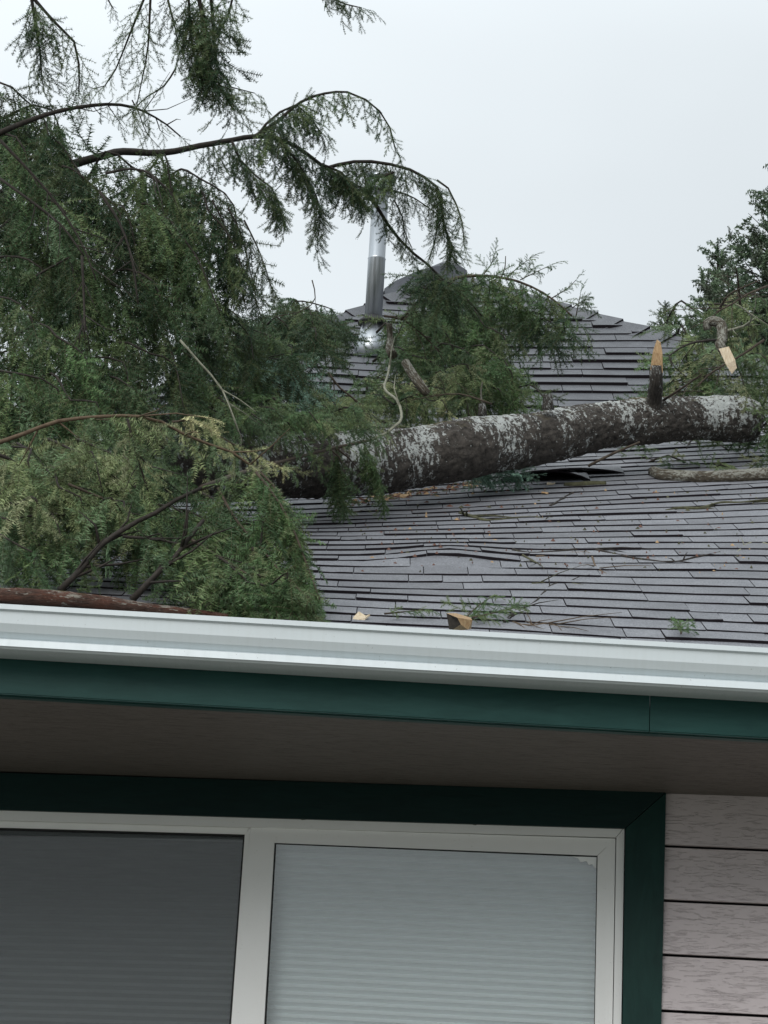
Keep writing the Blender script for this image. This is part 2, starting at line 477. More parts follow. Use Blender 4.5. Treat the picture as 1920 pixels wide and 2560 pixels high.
# lower roof courses
k = 0
while k * EXPO < S1 + .1:
    s0 = k * EXPO - .02
    off = random.uniform(0, .3); x = XL + off - .3
    while x < XR:
        w = random.choice([.11, .16, .2, .25, .28, .33, .4, .46]) * random.uniform(.85, 1.15)
        t = random.choice([.007, .008, .009, .009, .0095, .0125]) + random.uniform(-.0008, .0008)
        x0, x1 = max(x, XL), min(x + w, XR)
        if x1 - x0 > .02:
            c = R1((x0 + x1) / 2, s0); q, y = proj(c)
            tabs.append((x0, x1, s0 + random.uniform(-.003, .003), t, q, y, k))
        x += w
    k += 1
vis = [t for t in tabs if -60 < t[4] < 1980]
score = lambda t: (t[5] + (0 if t[4] > 700 else -400) + (0 if t[5] > 1120 or t[4] > 1550 else -300))
vis.sort(key=score, reverse=True)
single = set(id(t) for t in vis[:296])
rest = MB()
for T in tabs:
    x0, x1, s0, t, q, y, kk = T
    seg = 3 if abs(q - 1120) < 300 and 8 <= kk <= 14 else 2
    if id(T) in single:
        mb = MB(); tab(mb, R1, N1, x0 + .0015, x1 - .0015, s0, .185, t, seg=seg)
        mb.build('shingle', [M['shingle'], M['bitumen_and_shade']], roof)
    else:
        tab(rest, R1, N1, x0 + .0015, x1 - .0015, s0, .185, t, seg=seg)
tag(rest.build('shingles', [M['shingle'], M['bitumen_and_shade']], roof), kind='stuff')
# upper roof
up = MB(); k = 0
while k * EXPO < STOP:
    s0 = k * EXPO; sp_ = span(s0 + .07)
    if not sp_: break
    x = sp_[0] - random.uniform(0, .2)
    while x < sp_[1]:
        w = random.choice([.16, .25, .33, .45, .6]) * random.uniform(.9, 1.1)
        x0, x1 = max(x, sp_[0]), min(x + w, sp_[1])
        if x1 - x0 > .03: tab(up, R2, N2, x0 + .002, x1 - .002, s0, .18, random.choice([.010, .012, .018, .023]))
        x += w
    k += 1
tag(up.build('upper_shingles', [M['shingle_far'], M['bitumen_and_shade']], roof), kind='stuff')
# hip caps, overlapping downhill
hr = [(R2(c_, s_)) for s_, a_, c_ in rows]
hl = [(R2(a_, s_)) for s_, a_, c_ in rows]
def caps(line, side):
    path = smoothpath([tuple(p) for p in line[::-1]], .02)
    L = 0; acc = [0]
    for i in range(1, len(path)): acc.append(acc[-1] + np.linalg.norm(path[i] - path[i - 1]))
    d = 0
    while d < acc[-1] - .3:
        i0 = next(i for i, a in enumerate(acc) if a >= d); i1 = next(i for i, a in enumerate(acc) if a >= d + .27)
        p0, p1 = Vector(path[i0]), Vector(path[i1])
        ax = (p1 - p0).normalized(); lat = ax.cross(Vector((0, 0, 1))).normalized(); upv = lat.cross(ax)
        wdt = .11
        mb = MB(); j = random.uniform(-.006, .006)
        def sec(p, h, ww):
            return [p + lat * ww * -1 - upv * (.085) + upv * h, p + upv * (h + .012), p + lat * ww - upv * .085 + upv * h]
        A = sec(p0 - ax * .02, .012, wdt); B = sec(p1, .032 + j, wdt)
        low = [q - upv * .024 for q in B]; lo2 = [q - upv * .02 for q in A]
        mb.add(A + B + low + lo2, [(0, 1, 4, 3), (1, 2, 5, 4)], 0)
        mb.add(A + B + low + lo2, [(3, 4, 7, 6), (4, 5, 8, 7), (0, 3, 6, 9), (2, 11, 8, 5)], 1)
        mb.build('ridge_cap', [M['shingle_far'], M['bitumen_and_shade']], roof)
        d += .215
caps(hr, 1); caps(hl, -1)

# lifted flap of roofing at the peak
fd = roofhit(1130, 720) or 13.5
fl = MB()
top = [(958, 735), (985, 712), (1015, 700), (1040, 682), (1075, 668), (1105, 655), (1140, 656), (1162, 685)]
bot = [(962, 752), (990, 737), (1020, 722), (1050, 715), (1085, 712), (1115, 715), (1145, 716), (1170, 712)]
pt = [at(*p, fd + .12) for p in top]; pb_ = [at(*p, fd - .25) for p in bot]
nn = len(top)
mid = [(a + b_) / 2 + Vector((0, -.03, .05)) for a, b_ in zip(pt, pb_)]
vv = pt + mid + pb_ + [p - Vector((0, -.02, .03)) for p in pb_]
ff = []
for i in range(nn - 1):
    for r_ in range(2): ff.append((r_ * nn + i, (r_ + 1) * nn + i, (r_ + 1) * nn + i + 1, r_ * nn + i + 1))
fl.add(vv, ff, 0)
fl.add(vv, [(2 * nn + i, 3 * nn + i, 3 * nn + i + 1, 2 * nn + i + 1) for i in range(nn - 1)], 1)
back_ = [p + Vector((0, .6, -.35)) for p in pt]
fl.add(pt + back_, [(i, i + 1, nn + i + 1, nn + i) for i in range(nn - 1)], 0)
o = fl.build('lifted_roofing', [M['flap'], M['bitumen_and_shade']], roof)
o['label'] = 'lifted dark flap of roofing at the peak'
# two buckled tabs by the trunk
for (qa, qb, y, lf) in ((1235, 1475, 1212, .05), (1290, 1560, 1196, .03)):
    a, b_ = onroof(qa, y), onroof(qb, y - (qb - qa) * .03)
    mb = MB(); n_ = 10; V_ = []
    for i in range(n_ + 1):
        t = i / n_; p = a.lerp(b_, t); h = lf * math.sin(math.pi * t) ** .8
        bk = p + Vector((0, .2, .2 * math.tan(TH1)))
        V_ += [p + N1 * (h + .012), p + N1 * (h + .004), bk + N1 * .012]
    mb.add(V_, [(3 * i, 3 * i + 3, 3 * i + 5, 3 * i + 2) for i in range(n_)], 0)
    mb.add(V_, [(3 * i + 1, 3 * i + 4, 3 * i + 3, 3 * i) for i in range(n_)], 1)
    o = mb.build('shingle', [M['shingle'], M['bitumen_and_shade']], roof); o['label'] = 'shingle buckled upwards by the fallen trunk'

# gutter --------------------------------------------------------------
HG = .122
def prof(x):
    z = lipz(x)
    return [(GY, z), (GY, z - .015), (GY + .006, z - .017), (GY + .010, z - .02), (GY + .013, z - .055), (GY + .026, z - .078), (GY + .046, z - .094),
            (GY + .022, z - .1015), (GY + .018, z - HG), (GY + .024, z - HG - .001), (GY + .03, z - HG - .006), (GY + GD, z - HG - .008), (GY + GD, z + .01), (GY + GD - .004, z + .01),
            (GY + GD - .004, z - HG), (GY + .050, z - HG + .002), (GY + .050, z - .09), (GY + .03, z - .075), (GY + .018, z - .05), (GY + .016, z - .004)]
gm = MB(); nxs = 30
for i in range(nxs + 1):
    x = XL + (XR - XL) * i / nxs
    w = .0012 * mnoise.noise(Vector((x * 1.5, 0, 0)))
    for (y, z) in prof(x): gm.v.append((x, y + w, z))
np_ = len(prof(0))
for i in range(nxs):
    for j in range(np_):
        a, b_ = i * np_ + j, i * np_ + (j + 1) % np_
        gm.f.append((a, b_, b_ + np_, a + np_)); gm.m.append(0)
gm.f += [tuple(range(np_)), tuple(nxs * np_ + j for j in range(np_))[::-1]]; gm.m += [0, 0]
gutter = hb(gm, 'gutter', M['gutter'])
# fascia boards (two lengths butted) -----------------------------------
FY = GY + GD + .004
fA, fB = onY(0, 1735, FY), onY(1920, 1846, FY)
def fz_(x): return fA.z + (fB.z - fA.z) * (x - fA.x) / (fB.x - fA.x)
xj = onY(1624, 1800, FY).x
fascia = empty('fascia'); fascia.parent = house; fascia.location = -HP
for a, b_ in ((XL, xj - .0012), (xj + .0012, XR)):
    mb = MB(); bz = .003
    mb.box8([(a, FY + bz, fz_(a)), (b_, FY + bz, fz_(b_)), (b_, FY + .02, fz_(b_)), (a, FY + .02, fz_(a)),
             (a, FY + bz, fz_(a) + .004), (b_, FY + bz, fz_(b_) + .004), (b_, FY + .02, fz_(b_) + .004), (a, FY + .02, fz_(a) + .004)])
    mb.box8([(a, FY, fz_(a) + .0035), (b_, FY, fz_(b_) + .0035), (b_, FY + .02, fz_(b_) + .0035), (a, FY + .02, fz_(a) + .0035),
             (a, FY, lipz(a) + .02), (b_, FY, lipz(b_) + .02), (b_, FY + .02, lipz(b_) + .02), (a, FY + .02, lipz(a) + .02)])
    mb.build('board', M['fascia'], fascia)
mb = MB()   # sub-fascia strip just inside
mb.box8([(XL, FY + .021, fz_(XL) - .003), (XR, FY + .021, fz_(XR) - .003), (XR, FY + .06, fz_(XR) - .003), (XL, FY + .06, fz_(XL) - .003),
         (XL, FY + .021, fz_(XL) + .08), (XR, FY + .021, fz_(XR) + .08), (XR, FY + .06, fz_(XR) + .08), (XL, FY + .06, fz_(XL) + .08)])
mb.build('backing_strip', M['fascia'], fascia)
# wall plane: where the soffit meets it ---------------------------------
SZ = fz_(0) + .006
wa, wb = onZ(0, 1931, SZ), onZ(1920, 1993, SZ)
wdir = (wb - wa); wdir.z = 0; wdir.normalize()
wn = Vector((wdir.y, -wdir.x, 0))          # towards the camera
if wn.y > 0: wn = -wn
def W(px, py, off=0.0):
    d = ray(px, py); o_ = wa + wn * off
    t_ = (o_ - CO).dot(wn) / d.dot(wn); return CO + d * t_
def wxz(u, z, off=0.0): return wa + wdir * u + wn * off + Vector((0, 0, z - wa.z))
def wu(p): return (p - wa).dot(wdir)
WU0, WU1 = wu(wxz(0, 0)) - 1.3, wu(W(1920, 2200)) + .9
print('wall', wa, wb, 'yaw', math.degrees(math.atan2(wdir.y, wdir.x)), 'px/m', F / wa.y, 'Z0', Z0)
sb = MB()
pA, pB = wxz(WU0, SZ, -.02), wxz(WU1, SZ, -.02)
sb.box8([(XL, FY + .061, SZ), (XR, FY + .061, SZ), (pB.x, pB.y, SZ), (pA.x, pA.y, SZ), (XL, FY + .061, SZ + .012), (XR, FY + .061, SZ + .012), (pB.x, pB.y, SZ + .012), (pA.x, pA.y, SZ + .012)])
soffit = hb(sb, 'soffit', M['soffit'])
# wall ------------------------------------------------------------------
wb_ = MB()
def wbox(mb, u0, u1, z0, z1, o0, o1, mi=0):
    mb.box8([wxz(u0, z0, o1), wxz(u1, z0, o1), wxz(u1, z0, o0), wxz(u0, z0, o0), wxz(u0, z1, o1), wxz(u1, z1, o1), wxz(u1, z1, o0), wxz(u0, z1, o0)], mi)
def wquad(mb, pts, o0, o1, mi=0):   # pts: 4 px corners (bl, br, tr, tl) measured on plane off=o1
    f = [W(*p, o1) for p in pts]; b_ = [p - wn * (o1 - o0) for p in f]
    mb.box8([f[0], f[1], b_[1], b_[0], f[3], f[2], b_[2], b_[3]], mi)
wL = wu(W(-260, 2300)); wR = wu(W(1560, 2300)); WB = 1.05
wt_ = SZ + .2
wbox(wb_, WU0, wL, 0, wt_, -.14, -.02); wbox(wb_, wR, WU1, 0, wt_, -.14, -.02)
wbox(wb_, wR, WU1, 0, wt_, -.019, -.0155, 1)  # black sheet added behind the lap gaps, drawing shadow lines under the boards
wbox(wb_, wL, wR, 0, WB, -.14, -.02); wbox(wb_, wL, wR, W(900, 2010).z, wt_, -.14, -.02)
wall = hb(wb_, 'wall', [M['siding'], M['bitumen_and_shade']])
# side and rear walls of the house body
hb_ = MB()
hb_.box((WU0 + wa.x, wa.y + .2, 0), (WU0 + wa.x + .15, wa.y + 9, SZ)); hb_.box((wb.x + .75, wa.y + .6, 0), (wb.x + .9, wa.y + 9, SZ)); hb_.box((WU0 + wa.x, wa.y + 9, 0), (wb.x + .9, wa.y + 9.15, SZ))
hb_.build('rear_wall', M['siding'], wall)
# lap boards: bottom edges at right of the window
edges = [1981, 2117.5, 2254, 2390, 2530]
us0 = wu(W(1657, 2300)); zs = [W(1663, e, .012).z for e in edges]
ex = (zs[1] - zs[-1]) / 3
zz = zs[1:]
while zz[-1] > .3: zz.append(zz[-1] - ex)
topz = zs[0]
for i, z in enumerate(zz):
    mb = MB(); t_ = topz
    sl = 0
    # lap board: thicker at the bottom
    f0, f1 = .022, .008
    dz = lambda u: -(.006) * (u - us0)
    lo_, hi_ = z + .0085, t_ - .0005 if i else t_ + .02
    for (a, b_) in ((us0, WU1),) if z > WB else ((WU0, WU1),):
        mb.box8([wxz(a, lo_ + dz(a), f0), wxz(b_, lo_ + dz(b_), f0), wxz(b_, lo_ + dz(b_), -.01), wxz(a, lo_ + dz(a), -.01),
                 wxz(a, hi_ + dz(a), f1 - .004), wxz(b_, hi_ + dz(b_), f1 - .004), wxz(b_, hi_ + dz(b_), -.01), wxz(a, hi_ + dz(a), -.01)])
        if z > WB:
            c_, d_ = WU0, wL - .12
            m2 = MB(); m2.box8([wxz(c_, lo_, f0), wxz(d_, lo_, f0), wxz(d_, lo_, -.01), wxz(c_, lo_, -.01), wxz(c_, hi_, f1 - .004), wxz(d_, hi_, f1 - .004), wxz(d_, hi_, -.01), wxz(c_, hi_, -.01)])
            m2.build('siding_board', M['siding'], wall)
    mb.build('siding_board', M['siding'], wall)
    topz = z
mb = MB()   # bare strip above the first lap line, in the shade of the soffit
# window ----------------------------------------------------------------
win = empty('window'); win.parent = house; win.location = -HP
BY = W(1000, 2560).z   # bottom of the frame in view; the window goes on to WB
def ext(p, z=WB + .08, o=0.0):   # follow a vertical down from a pixel point
    q = W(*p, o); return q.z
def down(px, py, off, z):      # vertical edge from (px,py) down to height z, following true vertical
    p = W(px, py, off); return p, Vector((p.x, p.y, z))
def vmember(name, tl, tr, off0, off1, material, z=WB + .06, parent=win, slant=None):
    a, b_ = W(*tl, off1), W(*tr, off1)
    mb = MB(); dn = wn * (off1 - off0)
    a2, b2 = Vector((a.x, a.y, z)), Vector((b_.x, b_.y, z))
    if slant:
        a2 += wdir * slant; b2 += wdir * slant
    mb.box8([a2, b2, b2 - dn, a2 - dn, a, b_, b_ - dn, a - dn])
    return mb.build(name, material, parent)
def hmember(name, tl, tr, br, bl, off0, off1, material, parent=win):
    mb = MB(); wquad(mb, [bl, br, tr, tl], off0, off1); return mb.build(name, material, parent)
# green trim boards: head and right leg with a mitre, left leg out of frame
hmember('head_trim', (-330, 1922), (1663, 1981), (1562, 2071), (-250, 2017), -.02, .030, M['trim_shaded'])
vm = MB()
a, b_, c_ = W(1564, 2071.5, .030), W(1665, 1981.5, .030), W(1653, 2560, .030)
d_ = W(1556, 2560, .030)
def extend(p, q, z): t_ = (z - p.z) / (q.z - p.z); return p + (q - p) * t_
e1, e2 = extend(b_, c_, WB), extend(a, d_, WB)
dn = wn * .05
vm.box8([e2, e1, e1 - dn, e2 - dn, a, b_, b_ - dn, a - dn]); vm.build('jamb_trim', M['trim'], win)
vmember('jamb_trim', (-352, 1921), (-252, 2014), -.02, .030, M['trim'])
hb2 = MB(); wbox(hb2, wL - .12, wR + .12, WB - .08, WB, -.02, .035); hb2.build('sill_trim', M['trim'], win)
# white nail-fin frame
hmember('frame', (-250, 2018), (1560, 2068), (1540, 2093), (-250, 2043), -.06, .012, M['vinyl'])
def leg(name, xt0, xt1, yt0, yt1, xb0, xb1, o0, o1, material, parent=win):
    a, b_ = W(xt0, yt0, o1), W(xt1, yt1, o1); c_, d_ = W(xb0, 2560, o1), W(xb1, 2560, o1)
    e0, e1 = extend(a, c_, WB), extend(b_, d_, WB); dn = wn * (o1 - o0); mb = MB()
    mb.box8([e0, e1, e1 - dn, e0 - dn, a, b_, b_ - dn, a - dn]); return mb.build(name, material, parent)
leg('frame', 1541, 1561, 2094, 2069, 1533, 1553, -.06, .012, M['vinyl'])
# flaking paint smears along the head trim
for (x0, x1, y, h) in ((575, 640, 2042, 3), (690, 800, 2045, 5), (1165, 1225, 2061, 6), (1110, 1130, 2058, 3), (1400, 1555, 2067, 6)):
    n_ = 10; P = []
    for i in range(n_ + 1):
        xx = x0 + (x1 - x0) * i / n_; yy = 2018 + 50 * (xx + 250) / 1810
        P.append((W(xx, yy, .0135), W(xx, yy + h * random.uniform(.35, 1.0) * math.sin(math.pi * (i + .3) / (n_ + .6)), .0135)))
    mb = MB(); mb.add([p for pr in P for p in pr], [(2 * i, 2 * i + 1, 2 * i + 3, 2 * i + 2) for i in range(n_)])
    mb.build('paint_smear', M['moss'], win)
# right (outer) sash
def wline(x, xa, ya, xb, yb): return ya + (yb - ya) * (x - xa) / (xb - xa)
hmember('seam', (628, 2062), (1541, 2089), (1541, 2099), (628, 2071), -.03, -.010, M['gasket'])
hmember('sash', (628, 2068.5), (1539, 2096.5), (1493, 2139), (687, 2107), -.05, -.002, M['vinyl'])
leg('sash', 1494, 1538.5, 2139.5, 2096, 1487, 1531, -.05, -.002, M['vinyl'])
leg('sash', 627, 686, 2067, 2105.5, 582, 660, -.05, -.001, M['vinyl'])
# gaskets
hmember('gasket', (684, 2105), (1495, 2138), (1493, 2141.5), (686, 2108.5), -.03, -.008, M['gasket'])
leg('gasket', 683, 688, 2106, 2108, 657, 663, -.03, -.008, M['gasket'])
leg('gasket', 1491.5, 1495, 2141, 2140, 1485, 1488, -.03, -.008, M['gasket'])
# left (inner) sash with screen
hmember('track', (-250, 2036), (627, 2061), (627, 2066), (-250, 2043), -.06, -.012, M['gasket'])
hmember('sash', (-250, 2046), (625, 2068), (612, 2086), (-250, 2062), -.07, -.02, M['vinyl'])
leg('sash', 612, 626, 2086, 2069, 578, 590, -.07, -.02, M['vinyl'])
hmember('gasket', (-250, 2061), (614, 2085.5), (611, 2090), (-250, 2066), -.06, -.026, M['gasket'])
leg('gasket', 608, 613, 2090, 2087, 573, 579, -.06, -.026, M['gasket'])
def pane(name, tl, tr, br_, bl, off, material):
    a, b_, c_, d_ = W(*tl, off), W(*tr, off), W(*br_, off), W(*bl, off)
    c2, d2 = extend(b_, c_, WB), extend(a, d_, WB); mb = MB(); dn = wn * .003
    mb.box8([d2, c2, c2 - dn, d2 - dn, a, b_, b_ - dn, a - dn]); return mb.build(name, material, win)
pane('pane', (660, 2102), (1500, 2135), (1492, 2560), (640, 2560), -.018, M['glass'])
pane('pane', (-250, 2060), (620, 2084), (590, 2560), (-290, 2560), -.050, M['glass'])
a, b_, c_, d_ = [W(*p, -.032) for p in ((-250, 2062), (612, 2087), (576, 2560), (-290, 2560))]
c2, d2 = extend(b_, c_, WB), extend(a, d_, WB); mb = MB(); mb.add([a, b_, c2, d2], [(0, 1, 2, 3)]); mb.build('insect_screen', M['screen'], win)
# reflection of the sky in the pane corner, painted as a white cut-out
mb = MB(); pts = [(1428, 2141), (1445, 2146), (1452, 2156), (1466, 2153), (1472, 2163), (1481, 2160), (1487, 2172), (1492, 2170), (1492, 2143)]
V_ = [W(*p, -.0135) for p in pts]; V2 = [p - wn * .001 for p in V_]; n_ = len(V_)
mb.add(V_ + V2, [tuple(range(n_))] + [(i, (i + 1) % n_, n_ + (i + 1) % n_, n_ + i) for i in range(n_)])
mb.build('sky_reflection', M['sky_glint'], win)
# pleated shades
def blind(tl, tr, off, material, ztop, pleat):
    a, b_ = W(*tl, off), W(*tr, off); mb = MB(); z = a.z; i = 0; rows_ = []
    zz_ = a.z
    while zz_ > WB - .02:
        dep = .0 if i % 2 == 0 else .021
        n_ = 8
        for j in range(n_ + 1):
            p = a.lerp(b_, j / n_); p = Vector((p.x, p.y, zz_ - (a.z - p.z) * .9)) + wn * dep * -1
            mb.v.append(tuple(p + wn * .0006 * mnoise.noise(Vector((j * .9, i * .7, 0)))))
        rows_.append(i); i += 1; zz_ -= pleat / 2
    for r_ in range(i - 1):
        for j in range(8):
            k_ = r_ * 9 + j; mb.f.append((k_, k_ + 1, k_ + 10, k_ + 9)); mb.m.append(0)
    return mb.build('blind', material, win)
blind((640, 2090), (1510, 2128), -.085, M['blind'], 0, .0262)
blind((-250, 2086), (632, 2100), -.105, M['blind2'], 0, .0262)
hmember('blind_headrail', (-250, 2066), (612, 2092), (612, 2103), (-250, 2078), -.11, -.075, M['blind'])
rb2 = MB(); wbox(rb2, wL, wR, WB, wt_, -.5, -.48); rb2.build('room_back', M['black'], win)

# flue pipe -------------------------------------------------------------
flue = empty('flue_pipe'); flue.parent = house; flue.location = -HP
fb = onroof(928, 886); tp = None
dist = (fb - CO).length; Sx = dist / F
def vert(z): return Vector((fb.x, fb.y + .02, z))
ptop = onY(972, 452, fb.y + .02)
base_c = Vector((fb.x, fb.y + .02, fb.z))
def zt(y): return onY(950, y, fb.y + .02).z
def ring(mb, zs_, rs, sides=28): mb.tube([Vector((base_c.x, base_c.y, z)) for z in zs_], rs, sides)
R0 = 22 * Sx
mb = MB(); ring(mb, [zt(850), zt(650), zt(648), zt(646), zt(470)], [R0, R0, R0 * 1.05, R0 * .97, R0 * .95]); mb.build('pipe', M['metal'], flue, smooth=True)
mb = MB(); ring(mb, [base_c.z - .03, zt(862), zt(806)], [R0 * 2.3, R0 * 1.75, R0 * 1.2]); mb.build('flashing_cone', M['metal'], flue, smooth=True)
mb = MB(); sq = .19
pp = [base_c + Vector((dx, dy, dy * math.tan(TH2) + .012)) for dx, dy in ((-sq * 1.25, -sq), (sq * .8, -sq), (sq * .8, sq), (-sq * 1.25, sq))]
mb.box8([p - Vector((0, 0, .004)) for p in pp] + [p + Vector((0, 0, .004)) for p in pp]); mb.build('base_flashing', M['metal'], flue)
mb = MB(); ring(mb, [zt(812), zt(806), zt(796), zt(793)], [R0 * 1.75, R0 * 1.7, R0 * 1.15, R0 * .99]); mb.build('storm_collar', M['black'], flue, smooth=True)
mb = MB(); ring(mb, [zt(478), zt(476), zt(458), zt(455)], [R0 * 1.02, R0 * 1.35, R0 * 1.38, R0 * 1.1]); ring(mb, [zt(452), zt(449), zt(440), zt(436)], [R0 * 1.5, R0 * 1.7, R0 * 1.66, R0 * .7])
ring(mb, [zt(460), zt(448)], [R0 * .8, R0 * .8]); mb.build('cap', M['metal'], flue, smooth=False)

# ------------------------------------------------------------------ foliage
def make_spray(L, nside, sl, nl, sp, wid, droop, seed, flat=.35):
    """Fir spray: growth along +x, plane xy, curls towards -z. Returns needle tris (n,3,3) and twig tris."""
    r = np.random.default_rng(seed); nd = []; tw = []
    def curve(o, d, l, n, sag):
        P = [o.copy()]; d = d / np.linalg.norm(d)
        for i in range(n):
            d = d + np.array([0, 0, -sag / n]) + r.normal(0, .05, 3); d /= np.linalg.norm(d); P.append(P[-1] + d * l / n)
        return np.array(P)
    def needles(P, side_n, taper=True):
        seg = np.diff(P, axis=0); ln = np.linalg.norm(seg, axis=1); tot = ln.sum(); n = int(tot / sp); cum = np.r_[0, np.cumsum(ln)]
        for i in range(n):
            t = (i + r.random()) / n; j = min(np.searchsorted(cum, t * tot, 'right') - 1, len(seg) - 1)
            p = P[j] + seg[j] * ((t * tot - cum[j]) / ln[j]); d = seg[j] / ln[j]
            for s_ in (-1, 1):
                sd_ = np.cross(side_n, d) * s_; sd_ /= np.linalg.norm(sd_) + 1e-9
                v = sd_ * r.uniform(.85, 1.1) + d * r.uniform(.15, .55) + side_n * r.normal(.05, flat); v /= np.linalg.norm(v)
                l = nl * r.uniform(.7, 1.1) * (1 - .45 * max(0, t - .8) / .2 if taper else 1)
                w = np.cross(v, r.normal(0, 1, 3)); w /= np.linalg.norm(w) + 1e-9; w *= wid * .5
                nd.append([p + w, p - w, p + v * l])
        for j in range(len(seg)):
            a, b_ = P[j], P[j + 1]; w = np.cross(seg[j], side_n); w /= np.linalg.norm(w) + 1e-9; w *= .0011 + .0008 * (1 - j / len(seg))
            tw.extend([[a + w, a - w, b_ + w], [a - w, b_ - w, b_ + w]])
    up_ = np.array([0, 0, 1.]); main = curve(np.zeros(3), np.array([1., 0, .1]), L, 7, droop); needles(main, up_)
    for i in range(nside):
        t = .06 + .86 * (i + .5 * r.random()) / nside; idx = t * 7; j = int(idx); p = main[j] + (main[j + 1] - main[j]) * (idx - j)
        s_ = 1 if i % 2 else -1; d = (main[j + 1] - main[j]); d /= np.linalg.norm(d)
        l = sl * (1 - .6 * t) * r.uniform(.4, 1.25) + .015
        v = d * r.uniform(.5, 1.1) + np.array([0, s_ * r.uniform(.5, .95), 0]) + r.normal(0, .16, 3)
        needles(curve(p, v, l, 3, droop * .7), up_)
    return np.array(nd, np.float32), np.array(tw, np.float32)
SPR = {
    'near': [make_spray(l, ns_, sl, .0215, .0058, .0046, dr, i, .3) for i, (l, ns_, sl, dr) in enumerate(((.30, 4, .16, .5), (.24, 6, .12, .9), (.32, 5, .14, 1.3), (.2, 3, .1, .2), (.28, 7, .13, .7)))],
    'long': [make_spray(l, ns_, sl, .023, .0070, .0054, dr, 20 + i, .3) for i, (l, ns_, sl, dr) in enumerate(((.42, 7, .20, .6), (.36, 9, .15, 1.1), (.46, 6, .22, .9), (.3, 5, .16, .4)))],
    'thin': [make_spray(.30, 7, .09, .021, .0080, .0038, dr, 40 + i) for i, dr in enumerate((.5, 1.0))],
    'heap': [make_spray(l, ns_, sl, .0275, .0066, .0050, dr, 80 + i, .22) for i, (l, ns_, sl, dr) in enumerate(((.32, 4, .16, .4), (.26, 5, .14, .8), (.34, 3, .2, 1.1), (.22, 3, .12, .1), (.30, 6, .12, .6)))],
    'far': [make_spray(.42, 9, .16, .060, .024, .030, dr, 60 + i, .6) for i, dr in enumerate((.3, .6))],
}
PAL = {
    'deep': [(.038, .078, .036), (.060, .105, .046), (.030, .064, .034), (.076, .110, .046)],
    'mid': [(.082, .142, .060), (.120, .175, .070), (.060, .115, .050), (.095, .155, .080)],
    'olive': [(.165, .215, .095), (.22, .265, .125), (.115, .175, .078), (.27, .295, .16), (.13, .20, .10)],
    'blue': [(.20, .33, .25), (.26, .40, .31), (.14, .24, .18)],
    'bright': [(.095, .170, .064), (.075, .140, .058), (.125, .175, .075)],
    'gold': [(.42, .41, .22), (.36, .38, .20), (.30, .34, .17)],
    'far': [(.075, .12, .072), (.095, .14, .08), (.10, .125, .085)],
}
class Leaf:
    def __init__(s): s.n = []; s.c = []; s.t = []
    def put(s, kind, o, d, nrm, sc, pal):
        nd, tw = random.choice(SPR[kind]); d = d.normalized(); y = nrm.cross(d)
        if y.length < 1e-3: y = Vector((0, 1, 0)).cross(d)
        y.normalize(); z = d.cross(y); R = np.array([d, y, z], np.float32)
        for src, dst in ((nd, s.n), (tw, s.t)):
            q = (src.reshape(-1, 3) * sc) @ R + np.array(o, np.float32)
            m_ = (q[:, 1] < GY + .05) & (q[:, 2] < Z0 + .03); q[m_, 2] = np.maximum(q[m_, 2], Z0 - .07); q[m_, 1] = GY + .055 + (q[m_, 1] - q[m_, 1].min() if m_.any() else 0) * .1   # caught in the gutter trough
            dst.append(q)
        c = np.array(random.choice(PAL[pal])) * random.uniform(.72, 1.3)
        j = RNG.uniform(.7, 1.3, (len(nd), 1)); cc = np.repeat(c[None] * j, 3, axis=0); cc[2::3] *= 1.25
        s.c.append(cc.astype(np.float32))
    def build(s, name, parent, stemmat='twiglet'):
        if not s.n: return None
        n = np.concatenate(s.n); t = np.concatenate(s.t); v = np.concatenate([n, t]); nv = len(v); nf = nv // 3
        me = bpy.data.meshes.new(name); me.vertices.add(nv); me.vertices.foreach_set('co', v.ravel())
        me.loops.add(nv); me.loops.foreach_set('vertex_index', np.arange(nv, dtype=np.int32))
        me.polygons.add(nf); me.polygons.foreach_set('loop_start', np.arange(0, nv, 3, dtype=np.int32))
        me.materials.append(M['needle']); me.materials.append(M[stemmat])
        mi = np.zeros(nf, np.int32); mi[len(n) // 3:] = 1; me.polygons.foreach_set('material_index', mi)
        a = me.attributes.new('tint', 'FLOAT_COLOR', 'POINT'); col = np.ones((nv, 4), np.float32); col[:len(n), :3] = np.concatenate(s.c)
        a.data.foreach_set('color', col.ravel()); me.update(calc_edges=True)
        global TRIS; TRIS += nf
        return tag(link(bpy.data.objects.new(name, me), parent), kind='stuff')
TRIS = 0
UP = Vector((0, 0, 1))
def rv(a=1.0): return Vector((random.gauss(0, a), random.gauss(0, a), random.gauss(0, a)))
